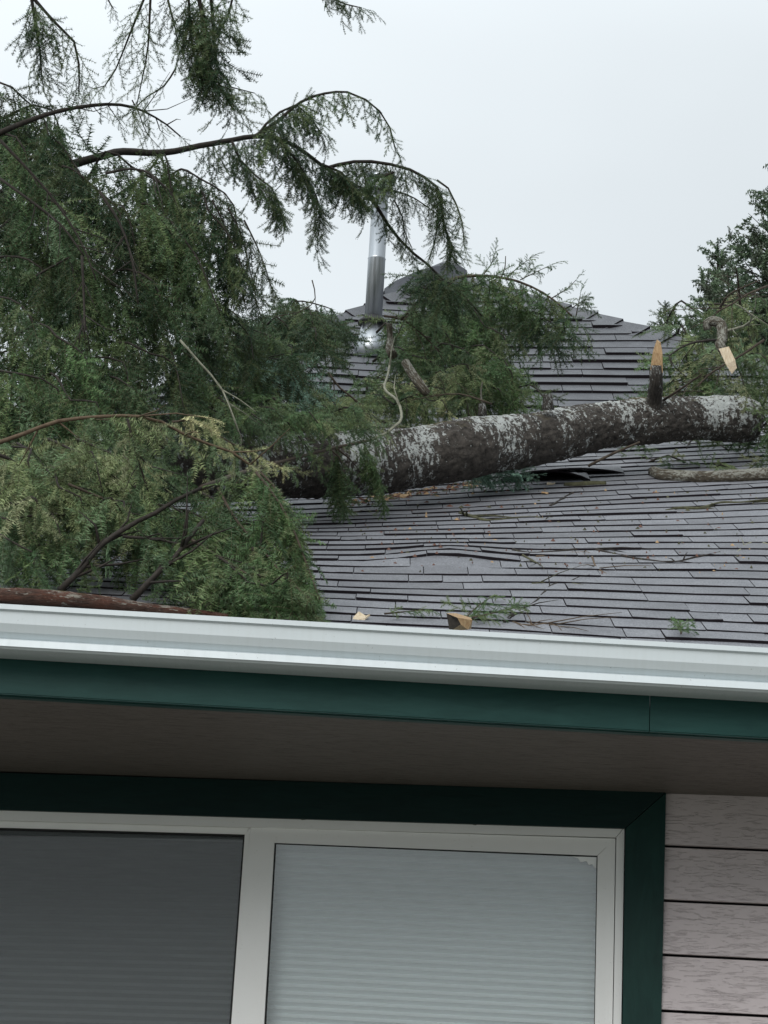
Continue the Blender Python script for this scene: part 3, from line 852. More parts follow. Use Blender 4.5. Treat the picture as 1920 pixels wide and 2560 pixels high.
def bough(parent, pts, r0, r1, n, kind='near', pal='mid', droop=.9, sc=1.0, t0=.12, stem='stem', spread=.7, name='bough', twigs=0, hug=False, leaves=True, fwd=.45, tip=True):
    """pts: world Vectors. Stem tube with drooping sprays on both sides; returns the stem object."""
    Lp = sum((Vector(pts[i + 1]) - Vector(pts[i])).length for i in range(len(pts) - 1))
    P = [Vector(p[:3]) for p in smoothpath([tuple(p) for p in pts], min(.05, Lp / 8))]
    n_ = len(P); mb = MB()
    mb.tube(P, [r0 + (r1 - r0) * (i / (n_ - 1)) ** .8 for i in range(n_)], 7, rough=.12, seed=random.random() * 50)
    lf = Leaf()
    for i in range(n):
        t = t0 + (1 - t0) * (i + random.random()) / max(1, n); k = min(n_ - 2, int(t * (n_ - 1))); p = P[k].lerp(P[k + 1], t * (n_ - 1) - k)
        tg = (P[k + 1] - P[k]).normalized(); lat = tg.cross(UP)
        if lat.length < .2: lat = tg.cross(Vector((random.uniform(-1, 1), random.uniform(-1, 1), 0)))
        lat.normalize(); sd_ = 1 if i % 2 else -1
        d = lat * sd_ * spread * random.uniform(.4, 1.2) + tg * fwd * random.uniform(.4, 1.4) - UP * droop * random.uniform(.4, 1.25) + rv(.16)
        s_ = sc * random.uniform(.65, 1.2) * (1 - .35 * t)
        nrm = (UP * .35 + rv(.42) - Vector((0, .8, 0)))
        lf.put(kind, p, d, nrm, s_, pal)
    if n and tip: lf.put(kind, P[-1], (P[-1] - P[-3]).normalized() - UP * .2 * droop, UP + rv(.3), sc * .8, pal)
    for i in range(twigs):
        k = random.randint(int(n_ * .2), n_ - 2); d = (P[k + 1] - P[k]).normalized() + rv(.7); d.normalize(); l = random.uniform(.06, .25)
        mb.tube([P[k], P[k] + d * l * .5, P[k] + d * l + rv(.02)], [r1 * .9, r1 * .6, .0008], 4)
    o = mb.build(name, M[stem], parent, smooth=True)
    if leaves: lf.build('foliage', o)
    return o
def tr(pts, d0, d1=None):
    """trace: image points with depth running from d0 to d1, kept above the roof"""
    d1 = d0 if d1 is None else d1; n = len(pts); o = []
    for i, p in enumerate(pts):
        d = p[2] if len(p) > 2 else d0 + (d1 - d0) * i / max(1, n - 1)
        h = roofhit(p[0], p[1]) if p[1] > 860 else None
        if h: d = min(d, h - .04)
        o.append(at(p[0], p[1], d))
    return o

# --- standing tree at the left -----------------------------------------
tree = empty('standing_fir', (-2.3, 9.2, 0))
tag(tree, 'tall dark fir with drooping boughs hanging over the left of the roof', 'tree')
def wt(o):   # children authored in world coordinates
    return o
TW = Vector((-2.3, 9.2, 0))
holder = tree
class _P: pass
def kid(o, origin):
    if o.parent is not None: o.location = Vector(o.location) - origin
    return o
tk = MB(); bpt = at(-160, 900, 9.6)
axis = [Vector((bpt.x - .35, bpt.y + .1, 0)), Vector((bpt.x - .25, bpt.y + .05, 2)), at(-170, 600, 9.6), at(-107, 200, 9.6), at(-62, -30, 9.6), at(-40, -500, 9.6), at(-20, -1200, 9.6)]
AP = smoothpath([tuple(p) for p in axis], .15)
tk.tube([Vector(p) for p in AP], [.24 - .20 * i / len(AP) for i in range(len(AP))], 20, rough=.05)
kid(tk.build('trunk', M['redbark'], tree, smooth=True, barkmap=True), TW)
def sb(*a, **k): return kid(bough(tree, *a, **k), TW)
# traced boughs against the sky
sb(tr([(-20, 340), (58, 307), (145, 278), (231, 263), (301, 262), (359, 278), (417, 312), (451, 341)], 9.0, 9.4), .013, .003, 10, 'thin', 'mid', droop=.8, t0=.5, sc=.6, stem='stemdark', twigs=8)
sb(tr([(60, -30), (87, 0), (139, 58), (185, 104), (197, 160), (197, 231)], 9.2), .008, .003, 16, 'thin', 'mid', droop=1.0, sc=.75, stem='stemdark')
sb(tr([(75, -30), (93, 87), (100, 130), (104, 190)], 9.3), .008, .003, 26, 'near', 'deep', droop=1.0, sc=.7, stem='stemdark')
sb(tr([(372, -40), (359, 0), (324, 87), (289, 174), (262, 215), (231, 222)], 9.2), .006, .002, 13, 'thin', 'mid', droop=.8, sc=.62, stem='stemdark')
sb(tr([(382, -40), (376, 0), (370, 116), (355, 200), (342, 262)], 9.1), .006, .002, 15, 'thin', 'mid', droop=1.0, sc=.62, stem='stemdark')
sb(tr([(440, 170), (410, 215), (370, 240), (345, 262), (330, 285)], 9.2), .004, .002, 6, 'thin', 'mid', droop=.8, sc=.5, stem='stemdark')
sb(tr([(410, -40), (425, 20), (440, 80), (445, 110)], 9.2), .006, .002, 10, 'thin', 'deep', droop=1.0, sc=.6, stem='stemdark')
sb(tr([(490, -60), (498, 0), (515, 87), (521, 150), (540, 215), (584, 262)], 9.0), .010, .003, 49, 'near', 'deep', droop=1.0, sc=.85, stem='stemdark')
sb(tr([(520, -60), (530, 20), (535, 100), (545, 170), (579, 218), (637, 233)], 9.1), .009, .002, 28, 'near', 'mid', droop=.8, sc=.68, stem='stemdark')
sb(tr([(590, -40), (575, 20), (560, 60), (530, 110)], 9.1), .006, .002, 14, 'near', 'mid', droop=1.0, sc=.65, stem='stemdark')
sb(tr([(470, -40), (474, 40), (480, 120), (500, 180)], 9.0), .006, .002, 26, 'near', 'deep', droop=1.0, sc=.75, stem='stemdark')
sb(tr([(330, 250), (350, 290), (365, 330), (400, 370)], 9.3), .003, .001, 5, 'thin', 'mid', droop=.6, sc=.5, stem='stemdark')
sb(tr([(790, -70), (820, -25), (850, 5), (905, 20)], 9.0), .006, .002, 17, 'near', 'deep', droop=.7, sc=.5, stem='stemdark')
sb(tr([(262, -20), (275, 8), (284, 22)], 9.0), .004, .002, 3, 'thin', 'deep', droop=1, sc=.3, stem='stemdark')
# hanging curtains that make the left mass: (x, y of shoulder, reach, n, depth)
def curtain(x, y, dx, dy, dep, n, kind='long', pal='deep', sc=1.0, droop=1.15, spread=.55, par=None, org=None, **k):
    pts = [(x - dx, y + dy * .35, dep + .25), (x - dx * .5, y, dep + .12), (x, y + dy * .08, dep), (x + dx * .45, y + dy * .45, dep - .05), (x + dx * .62, y + dy, dep - .08)]
    p_ = [at(a, b, d if not ((h := roofhit(a, b)) and b > 900) else min(d, h - .05)) for a, b, d in pts]
    p_ = [p + Vector((random.gauss(0, .03), random.gauss(0, .05), random.gauss(0, .03))) for p in p_]
    o = bough(par or tree, p_, .0065, .002, n, kind, pal, droop=droop, sc=sc, t0=.05, stem='stemdark', spread=spread, **k)
    return kid(o, TW if org is None else org)
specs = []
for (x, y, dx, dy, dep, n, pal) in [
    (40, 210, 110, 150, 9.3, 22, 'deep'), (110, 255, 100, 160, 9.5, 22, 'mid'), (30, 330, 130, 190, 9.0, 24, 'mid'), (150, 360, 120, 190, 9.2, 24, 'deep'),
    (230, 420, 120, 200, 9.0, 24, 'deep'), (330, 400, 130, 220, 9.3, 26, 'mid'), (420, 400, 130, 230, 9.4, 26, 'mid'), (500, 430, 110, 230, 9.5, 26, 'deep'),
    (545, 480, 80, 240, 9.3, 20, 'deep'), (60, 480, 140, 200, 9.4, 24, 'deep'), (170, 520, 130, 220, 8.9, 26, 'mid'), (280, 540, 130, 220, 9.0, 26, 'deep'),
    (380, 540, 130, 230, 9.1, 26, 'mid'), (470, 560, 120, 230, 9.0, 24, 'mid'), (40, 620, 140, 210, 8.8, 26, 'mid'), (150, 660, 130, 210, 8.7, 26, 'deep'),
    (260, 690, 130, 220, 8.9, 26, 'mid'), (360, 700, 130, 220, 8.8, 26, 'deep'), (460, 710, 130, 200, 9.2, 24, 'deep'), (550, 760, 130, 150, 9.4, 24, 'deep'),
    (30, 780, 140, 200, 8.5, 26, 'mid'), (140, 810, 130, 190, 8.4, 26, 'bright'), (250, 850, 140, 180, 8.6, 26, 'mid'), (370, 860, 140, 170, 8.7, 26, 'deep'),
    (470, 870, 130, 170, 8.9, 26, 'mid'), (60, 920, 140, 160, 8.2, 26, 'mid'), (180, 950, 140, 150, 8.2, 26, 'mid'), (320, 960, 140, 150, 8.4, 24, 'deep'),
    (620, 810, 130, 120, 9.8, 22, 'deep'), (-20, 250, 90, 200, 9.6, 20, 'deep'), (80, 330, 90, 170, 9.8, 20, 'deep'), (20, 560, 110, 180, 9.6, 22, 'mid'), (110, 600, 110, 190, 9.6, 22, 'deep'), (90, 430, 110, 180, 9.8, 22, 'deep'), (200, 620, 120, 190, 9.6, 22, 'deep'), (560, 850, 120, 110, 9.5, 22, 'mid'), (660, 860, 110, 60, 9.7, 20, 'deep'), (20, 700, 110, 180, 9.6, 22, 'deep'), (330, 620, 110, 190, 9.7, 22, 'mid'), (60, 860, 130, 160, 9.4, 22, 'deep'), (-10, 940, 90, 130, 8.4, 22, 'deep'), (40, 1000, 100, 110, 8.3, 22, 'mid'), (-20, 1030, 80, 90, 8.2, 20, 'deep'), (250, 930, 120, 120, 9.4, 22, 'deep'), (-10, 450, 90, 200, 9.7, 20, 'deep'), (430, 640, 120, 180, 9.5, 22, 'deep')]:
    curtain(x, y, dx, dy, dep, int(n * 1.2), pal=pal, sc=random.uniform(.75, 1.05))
# loose pendants on the right edge of the mass
for (x, y, ln) in ((560, 560, 150), (600, 580, 160), (640, 610, 110), (575, 640, 120), (610, 690, 90)):
    sb(tr([(x - 30, y - 60), (x, y), (x + 22, y + ln * .5), (x + 38, y + ln)], 9.3), .004, .0015, 14, 'thin', 'deep', droop=1.1, sc=.55, stem='stemdark', spread=.5)
for pts in ([(0, 350), (120, 480), (200, 600), (240, 700)], [(-10, 440), (60, 490), (150, 560), (210, 640)], [(265, 433), (330, 422), (380, 436), (395, 470)],
            [(250, 480), (300, 560), (330, 650), (345, 760)], [(205, 640), (210, 760), (212, 830)]):
    sb(tr(pts, 8.6, 8.4), .006, .003, 0, stem='stemdark', leaves=False, twigs=6)

# --- fallen tree -------------------------------------------------------
FT = Vector((0, 9.5, 0))
fallen = empty('fallen_tree', FT)
tag(fallen, 'large fallen fir whose lichen-covered trunk lies across the shingle roof', 'tree')
tp_ = [(-260, 1235, 8.9, 92), (200, 1190, 9.2, 90), (460, 1170, 9.4, 88), (700, 1168, 9.6, 86), (980, 1150, 9.85, 85), (1150, 1126, 10.0, 79), (1340, 1095, 10.25, 71), (1500, 1066, 10.5, 64), (1700, 1047, 10.75, 60), (1840, 1049, 10.9, 60), (1885, 1052, 10.95, 52)]
P4 = [(*at(x, y, d), .95 * r * d / F) for x, y, d, r in tp_]
SPt = smoothpath(P4, .012)
mb = MB(); pts = [Vector(p[:3]) + Vector((0, 0, .006 * mnoise.noise(Vector((i * .03, 0, 7))))) for i, p in enumerate(SPt)]
rad = [p[3] * (1 + .05 * mnoise.noise(Vector((i * .045, 3, 3)))) for i, p in enumerate(SPt)]
mb.tube(pts, rad, 110, rough=.03, seed=3)
for i in range(len(mb.v)):   # bark relief: cracked plates and swellings
    l, an, r_ = mb.uv[i]; c_ = pts[i // 110]
    q = Vector((l * 30 + 3 * math.sin(an * 2), math.cos(an) * 3.2, math.sin(an) * 3.2))
    h = abs(mnoise.noise(q)) * .010 + abs(mnoise.noise(q * 2.3)) * .006 - .006 + .010 * mnoise.noise(Vector((l * 4, math.cos(an), math.sin(an))))
    v = Vector(mb.v[i]); mb.v[i] = tuple(v + (v - c_).normalized() * h)
# broken crumpled end
trunk = kid(mb.build('trunk', M['bark'], fallen, smooth=True, barkmap=True), FT)
def fb_(*a, **k): return kid(bough(fallen, *a, **k), FT)
def stub(name, pts, mat1, jag=True, par=fallen, org=FT, label=None, sides=14, rough=.12):
    P4 = [(*at(x, y, d), r * d / F) for x, y, d, r in pts]; S = smoothpath(P4, .015); mb = MB()
    mb.tube([Vector(p[:3]) for p in S], [p[3] for p in S], sides, rough=rough, seed=random.random() * 20)
    o = mb.build(name, mat1, par, smooth=True, barkmap=True)
    if par: kid(o, org)
    if label: o['label'] = label
    return o
s1 = stub('stub', [(1632, 1040, 10.62, 26), (1637, 995, 10.58, 19), (1640, 950, 10.5, 17), (1641, 915, 10.5, 16)], M['bark'], label='upright snapped branch stub with pale split top')
# split top of the stub: a tall splinter wedge
d_ = 10.5; mb = MB()
A = [at(1626, 925, d_ - .02), at(1657, 932, d_ - .02), at(1656, 905, d_ + .02), at(1628, 905, d_ + .02)]
B = [at(1632, 880, d_ - .015), at(1656, 885, d_ - .015), at(1656, 880, d_ + .012), at(1633, 876, d_ + .012)]
Cc = [at(1641, 852, d_), at(1651, 858, d_), at(1652, 856, d_ + .008), at(1643, 849, d_ + .008)]
mb.add(A + B + Cc, [(0, 1, 5, 4), (1, 2, 6, 5), (2, 3, 7, 6), (3, 0, 4, 7), (4, 5, 9, 8), (5, 6, 10, 9), (6, 7, 11, 10), (7, 4, 8, 11), (8, 9, 10, 11)])
mb.build('split_wood', M['wood'], s1)
for (x0, y0, x1, y1, r) in ((1370, 1025, 1368, 985, 13), (1206, 1040, 1204, 1008, 10)):
    stub('stub', [(x0, y0, 10.2, r * 1.2), (x0, (y0 + y1) / 2, 10.2, r), (x1, y1, 10.2, r * .85)], M['bark'])
stub('stub', [(1206, 1010, 10.2, 3), (1202, 985, 10.2, 2.5), (1206, 955, 10.2, 1.5)], M['bark2'])
# curled broken limb on the right with pale split end
s2 = stub('broken_limb', [(1770, 825, 10.3, 9), (1768, 808, 10.3, 11), (1785, 803, 10.3, 13), (1803, 812, 10.3, 14), (1806, 845, 10.25, 12), (1800, 862, 10.2, 12), (1812, 880, 10.2, 12)], M['bark2'], label='curled broken limb ending in pale split wood')
mb = MB(); A = [at(1797, 872, 10.17), at(1822, 866, 10.17), at(1820, 870, 10.22), at(1800, 876, 10.22)]; B = [at(1815, 912, 10.15), at(1838, 900, 10.15), at(1836, 902, 10.19), at(1818, 914, 10.19)]
Cc = [at(1829, 934, 10.15), at(1842, 920, 10.15), at(1840, 922, 10.18), at(1831, 935, 10.18)]
mb.add(A + B + Cc, [(0, 1, 5, 4), (1, 2, 6, 5), (2, 3, 7, 6), (3, 0, 4, 7), (4, 5, 9, 8), (5, 6, 10, 9), (6, 7, 11, 10), (7, 4, 8, 11), (8, 9, 10, 11)])
mb.build('split_wood', M['palewood'], s2)
stub('stub', [(1013, 905, 10.3, 11), (1030, 935, 10.25, 12), (1055, 968, 10.2, 12), (1068, 985, 10.2, 11)], M['bark2'], label='short banded limb stump lying in the foliage')
stub('stub', [(974, 808, 10.6, 7), (976, 845, 10.6, 8), (974, 870, 10.55, 11), (982, 888, 10.5, 12)], M['bark2'])
# arching boughs
fb_(tr([(150, 420), (260, 388), (307, 379), (405, 382), (498, 365), (579, 350), (637, 341), (694, 347), (746, 370), (810, 417), (870, 455), (930, 480)], 9.4, 10.4), .019, .006, 70, 'long', 'deep', droop=1.15, sc=.66, t0=.42, stem='stemdark', spread=.5)
fb_(tr([(637, 341), (683, 312), (752, 255), (810, 234), (868, 230), (914, 249), (949, 278), (975, 320), (988, 372)], 9.9, 10.1), .009, .003, 34, 'near', 'mid', droop=1.1, sc=.72, t0=.05, stem='stemdark', spread=.5)
fb_(tr([(640, 345), (665, 310), (700, 280), (740, 262), (775, 290), (800, 330)], 9.9, 10.0), .007, .003, 34, 'near', 'deep', droop=1.1, sc=.7, t0=.1, stem='stemdark', spread=.5)
fb_(tr([(694, 347), (740, 400), (775, 460), (800, 520), (795, 590)], 10.0), .006, .002, 43, 'near', 'deep', droop=1.2, sc=.72, t0=.1, stem='stemdark', spread=.45)
fb_(tr([(579, 352), (600, 400), (640, 440), (680, 470), (705, 540)], 9.8), .006, .002, 37, 'near', 'deep', droop=1.2, sc=.7, t0=.1, stem='stemdark', spread=.45)
fb_(tr([(800, 410), (850, 430), (890, 470), (905, 500)], 10.1), .007, .003, 43, 'near', 'deep', droop=1.0, sc=.7, t0=.0, stem='stemdark', spread=.5)
fb_(tr([(800, 425), (845, 412), (885, 404), (928, 404), (976, 411), (1025, 424), (1061, 443), (1092, 467), (1104, 496), (1105, 535), (1111, 569), (1121, 593), (1131, 617), (1122, 650)], 10.2), .009, .004, 85, 'near', 'deep', droop=1.0, sc=.62, t0=.08, stem='stemdark', spread=.4)
fb_(tr([(1092, 450), (1120, 470), (1140, 510), (1155, 555), (1160, 610)], 10.3), .005, .002, 16, 'thin', 'mid', droop=1.1, sc=.5, t0=.1, stem='stemdark', spread=.4)
fb_(tr([(900, 470), (935, 506), (967, 557), (1000, 600), (1034, 634), (1068, 660), (1109, 701), (1157, 737), (1205, 790)], 10.3, 10.6), .009, .004, 29, 'near', 'deep', droop=.9, sc=.5, t0=.1, stem='stemdark', spread=.4)
fb_(tr([(940, 470), (996, 480), (1037, 496), (1070, 518), (1097, 540)], 10.3), .006, .002, 16, 'thin', 'deep', droop=1.1, sc=.6, stem='stemdark', spread=.4)
fb_(tr([(985, 500), (1005, 540), (1012, 580), (1030, 620)], 10.3), .004, .002, 14, 'thin', 'deep', droop=1.1, sc=.5, stem='stemdark', spread=.4)
fb_(tr([(1097, 540), (1088, 600), (1072, 650)], 10.3), .004, .002, 9, 'thin', 'mid', droop=1.1, sc=.45, stem='stemdark', spread=.4)
fb_(tr([(985, 430), (940, 450), (920, 480)], 10.1), .006, .003, 22, 'near', 'mid', droop=1.0, sc=.55, t0=0, stem='stemdark')
# mound of boughs behind the trunk
fb_(tr([(1090, 730), (1141, 695), (1218, 690), (1294, 703), (1358, 732), (1403, 765), (1430, 790)], 11.4, 11.2), .010, .004, 44, 'near', 'bright', droop=.9, sc=1.0, t0=0, stem='stem', spread=.6)
fb_(tr([(1010, 800), (1040, 768), (1080, 740), (1141, 720)], 11.2), .009, .004, 18, 'near', 'mid', droop=.9, sc=.6, t0=0, stem='stem')
fb_(tr([(1250, 700), (1262, 670), (1264, 640)], 11.5), .004, .002, 0, stem='stem', leaves=False)
for q in ([(1270, 690), (1300, 665), (1320, 650)], [(1300, 700), (1340, 680), (1372, 665)], [(1210, 685), (1228, 660), (1235, 640)], [(1380, 745), (1420, 720), (1440, 700)], [(1430, 770), (1455, 755), (1470, 765)], [(1440, 790), (1450, 740)]):
    fb_(tr(q, 11.3), .003, .0015, 7, 'near', 'mid', droop=.1, sc=.42, t0=.1, spread=.5)
MOUND = [(1070, 790, 60, 100, 11.2, 'mid'), (1080, 790, 90, 110, 11.2, 'mid'), (1160, 770, 90, 110, 11.3, 'bright'), (1230, 800, 80, 100, 11.2, 'bright'), (1210, 860, 90, 110, 11.0, 'bright'),
         (1110, 860, 100, 110, 11.0, 'mid'), (1020, 870, 80, 110, 10.9, 'mid'), (1240, 910, 80, 90, 10.8, 'bright'), (1150, 930, 90, 90, 10.7, 'olive'), (1060, 950, 90, 90, 10.6, 'olive'),
         (1310, 975, 90, 60, 10.8, 'bright'), (1380, 800, 60, 50, 11.2, 'deep'), (980, 950, 90, 100, 10.4, 'olive'), (1130, 990, 90, 50, 10.6, 'olive'), (1250, 990, 90, 45, 10.7, 'bright'),
         (760, 805, 80, 50, 11.0, 'deep'), (730, 810, 90, 50, 10.9, 'deep'), (690, 830, 80, 60, 10.6, 'mid'),
         (900, 1010, 90, 70, 10.2, 'olive'), (820, 1020, 100, 60, 10.0, 'mid'), (730, 990, 100, 100, 9.8, 'mid'), (650, 980, 100, 100, 9.6, 'olive'), (560, 990, 100, 110, 9.2, 'mid'), (700, 900, 90, 90, 9.6, 'blue'), (860, 1010, 90, 40, 9.8, 'olive'), (690, 1030, 90, 55, 9.05, 'mid'), (780, 1030, 90, 50, 9.1, 'olive'), (620, 1030, 90, 60, 8.9, 'mid'), (870, 1035, 80, 40, 9.2, 'mid'), (740, 1000, 90, 60, 9.0, 'bright'),
         (620, 800, 80, 60, 10.6, 'deep'), (690, 790, 60, 60, 11.8, 'deep'), (745, 778, 60, 60, 12.0, 'deep'), (800, 765, 60, 60, 12.2, 'deep'), (825, 775, 50, 50, 12.4, 'deep'), (650, 815, 60, 50, 11.5, 'mid'), (1110, 680, 35, 50, 10.5, 'deep'), (1085, 705, 35, 50, 10.6, 'mid'), (770, 790, 80, 60, 11.2, 'deep'), (1040, 810, 90, 100, 11.5, 'deep'), (1130, 800, 90, 110, 11.6, 'bright'), (1180, 820, 90, 100, 11.4, 'mid'), (1270, 760, 90, 90, 11.5, 'bright'), (1330, 770, 80, 60, 11.4, 'mid'), (1060, 900, 90, 90, 10.9, 'mid'), (1200, 950, 90, 60, 10.8, 'mid'), (1000, 990, 90, 60, 10.3, 'mid'), (1080, 1000, 80, 40, 10.5, 'gold')]
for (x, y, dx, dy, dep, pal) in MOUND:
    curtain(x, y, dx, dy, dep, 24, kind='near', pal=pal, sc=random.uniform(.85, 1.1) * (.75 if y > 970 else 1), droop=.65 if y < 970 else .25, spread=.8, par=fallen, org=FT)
# fallen tree crown on the right
for (x, y, dx, dy, dep, pal) in [(1735, 840, 50, 70, 11.2, 'olive'), (1760, 780, 90, 100, 11.3, 'mid'), (1830, 760, 90, 110, 11.2, 'olive'), (1900, 740, 90, 120, 11.2, 'mid'), (1720, 900, 90, 70, 11.1, 'bright'),
                               (1800, 880, 90, 90, 11.0, 'olive'), (1880, 860, 90, 110, 11.0, 'mid'), (1760, 960, 90, 50, 11.1, 'mid'), (1860, 955, 60, 40, 11.5, 'olive'), (1950, 960, 60, 120, 11.2, 'mid'),
                               (1950, 1040, 50, 80, 10.9, 'mid'), (1945, 1090, 50, 50, 10.7, 'mid'), (1690, 960, 70, 40, 11.1, 'mid')]:
    curtain(x, y, dx, dy, dep, 20, kind='near', pal=pal, sc=random.uniform(.75, 1.0), droop=.5, spread=.8, par=fallen, org=FT)
for q, st in (([(1910, 850), (1850, 890), (1780, 930), (1745, 965)], 'stem'), ([(1790, 850), (1740, 855), (1700, 870), (1672, 890), (1680, 915)], 'stemdark'), ([(1800, 830), (1860, 815), (1880, 790), (1840, 760)], 'stempale'),
              ([(1660, 1000), (1720, 960), (1755, 935)], 'stem'), ([(1920, 715), (1870, 735), (1830, 760), (1790, 780)], 'stem'), ([(1850, 760), (1845, 700), (1840, 670)], 'stem'), ([(1800, 770), (1825, 735), (1900, 700)], 'stem')):
    fb_(tr(q, 10.6, 10.3), .0065, .003, 0, stem=st, leaves=False, twigs=5)
# foliage creeping out beneath the trunk on the right
for (x, y, dx, dy, pal) in [(1480, 1108, 80, 18, 'blue'), (1570, 1110, 80, 25, 'mid'), (1620, 1140, 90, 25, 'mid'), (1700, 1150, 100, 22, 'olive'), (1790, 1110, 80, 25, 'mid'), (1850, 1100, 70, 20, 'mid'), (1790, 1160, 90, 15, 'olive'), (1850, 1165, 80, 12, 'olive'), (1900, 1110, 60, 20, 'mid')]:
    h = roofhit(x, y) or 11
    curtain(x, y, dx, dy, h - .12, 14, kind='near', pal=pal, sc=.62, droop=.15, spread=.7, par=fallen, org=FT)
# pale curly stem and long twig in front of the trunk
fb_(tr([(503, 1220, 7.3), (579, 1191, 7.8), (654, 1168, 8.5), (752, 1142, 9.1), (839, 1119, 9.4), (926, 1101, 9.55)], 9), .0095, .006, 12, 'near', 'olive', droop=.9, sc=.6, stem='stem', t0=.1, twigs=6)
fb_(tr([(926, 1101, 9.55), (968, 1082, 9.6), (1000, 1055, 9.6), (1003, 1030, 9.7), (992, 1000, 9.8), (962, 972, 10.0), (970, 935, 10.3), (977, 895, 10.5)], 9), .0065, .005, 0, stem='stempale', leaves=False, twigs=4)
fb_(tr([(840, 1120), (846, 1160), (845, 1200), (855, 1250)], 9.4), .004, .002, 26, 'near', 'mid', droop=1.2, sc=.75, t0=0, spread=.4)
fb_(tr([(905, 1100), (925, 1140), (945, 1190), (955, 1245)], 9.5), .004, .002, 28, 'near', 'bright', droop=1.2, sc=.6, t0=0, spread=.4)
fb_(tr([(450, 850), (498, 905), (556, 975), (596, 1079)], 8.3), .0045, .003, 0, stem='stempale', leaves=False, twigs=3)
fb_(tr([(556, 975), (600, 1000), (640, 1030)], 8.3), .003, .0015, 0, stem='stempale', leaves=False)
fb_(tr([(1230, 1010), (1150, 985), (1080, 990), (1030, 1000)], 10.0), .005, .002, 0, stem='stem', leaves=False, twigs=6)
fb_(tr([(780, 700), (788, 745), (760, 775), (700, 790)], 10.5), .003, .0015, 0, stem='stem', leaves=False, twigs=3)
fb_(tr([(960, 790), (1010, 800), (1060, 840), (1100, 880)], 10.7), .006, .003, 0, stem='stem', leaves=False, twigs=6)
fb_(tr([(1000, 800), (1040, 760), (1075, 715), (1120, 700)], 10.7), .007, .003, 0, stem='stem', leaves=False, twigs=4)
fb_(tr([(820, 930), (850, 970), (900, 1010), (930, 1060)], 9.9), .005, .003, 0, stem='stem', leaves=False, twigs=4)
fb_(tr([(600, 890), (650, 940), (740, 985), (820, 1020)], 9.6), .006, .003, 0, stem='stem', leaves=False, twigs=4)
fb_(tr([(1470, 1165), (1530, 1135), (1600, 1105)], 10.3), .007, .005, 0, stem='stem', leaves=False)

# --- broken bough heaped on the eave at left ----------------------------
BG = Vector((-1.2, 7.6, 0))
heap = empty('broken_bough', BG)
tag(heap, 'big broken fir bough with yellow-green needles heaped on the left of the eave', 'branch')
def hp(pts, r0, r1, n, kind='heap', *a, **k): return kid(bough(heap, pts, r0, r1, n, 'heap', *a, **k), BG)
hp(tr([(-40, 1120), (0, 1105), (58, 1085), (145, 1053), (260, 1041), (347, 1041), (405, 1055), (463, 1087), (521, 1110), (579, 1130), (625, 1162), (665, 1203), (694, 1260)], 7.25, 7.4), .0080, .0035, 22, 'near', 'olive', droop=.95, sc=.8, t0=.3, stem='stemred', twigs=8)
hp(tr([(150, 1476), (208, 1417), (249, 1365), (289, 1336), (347, 1301), (388, 1283), (440, 1250), (503, 1220)], 6.98, 7.25), .011, .006, 6, 'near', 'mid', droop=.9, sc=.8, stem='stemdark', twigs=6)
hp(tr([(330, 1500), (405, 1422), (428, 1405), (480, 1336), (509, 1300)], 6.95, 7.1), .011, .006, 4, 'near', 'mid', droop=.7, sc=.7, stem='stemdark', twigs=6)
hp(tr([(307, 1341), (405, 1350), (463, 1365), (521, 1382), (596, 1405), (680, 1430)], 7.1, 7.1), .005, .003, 18, 'near', 'mid', droop=.8, sc=.9, stem='stemdark', twigs=4)
hp(tr([(318, 1046), (341, 1133), (355, 1180), (370, 1226)], 7.25), .0045, .003, 8, 'near', 'olive', droop=.9, sc=.7, stem='stemdark', twigs=4)
hp(tr([(515, 1520), (545, 1490), (565, 1460), (580, 1437)], 6.95), .009, .006, 4, 'near', 'mid', droop=.6, sc=.5, stem='stemdark')
hp(tr([(430, 1055), (470, 1050), (540, 1085), (600, 1120), (660, 1150), (720, 1170)], 7.5), .004, .002, 22, 'near', 'gold', droop=.2, sc=.45, t0=0, stem='stem', spread=.8)
hp(tr([(625, 1162), (680, 1210), (720, 1290), (745, 1380), (760, 1440)], 7.4, 7.2), .005, .002, 40, 'near', 'mid', droop=1.0, sc=.75, t0=0, stem='stem', spread=.5)
hp(tr([(640, 1180), (700, 1260), (740, 1340), (770, 1420), (800, 1500)], 7.3, 7.05), .005, .002, 40, 'near', 'bright', droop=1.0, sc=.7, t0=0, stem='stem', spread=.5)
hp(tr([(545, 1220), (590, 1300), (660, 1380), (720, 1450), (780, 1500)], 7.3, 7.0), .005, .002, 40, 'near', 'mid', droop=.8, sc=.8, t0=0, stem='stem', spread=.7)
hp(tr([(480, 1350), (560, 1400), (640, 1450), (700, 1500)], 7.1, 6.95), .005, .002, 34, 'near', 'mid', droop=.8, sc=.8, t0=0, stem='stem', spread=.8)
hp(tr([(520, 1430), (600, 1460), (660, 1490), (740, 1525)], 7.0, 6.9), .004, .002, 30, 'near', 'bright', droop=.6, sc=.75, t0=0, stem='stem', spread=.8)
hp(tr([(170, 1210), (230, 1235), (290, 1260), (340, 1285)], 7.5), .005, .003, 14, 'near', 'olive', droop=.7, sc=.7, stem='stem', twigs=5)
hp(tr([(-10, 1135), (30, 1150), (50, 1170)], 7.4), .007, .003, 4, 'near', 'olive', droop=.7, sc=.7, stem='stemdark')
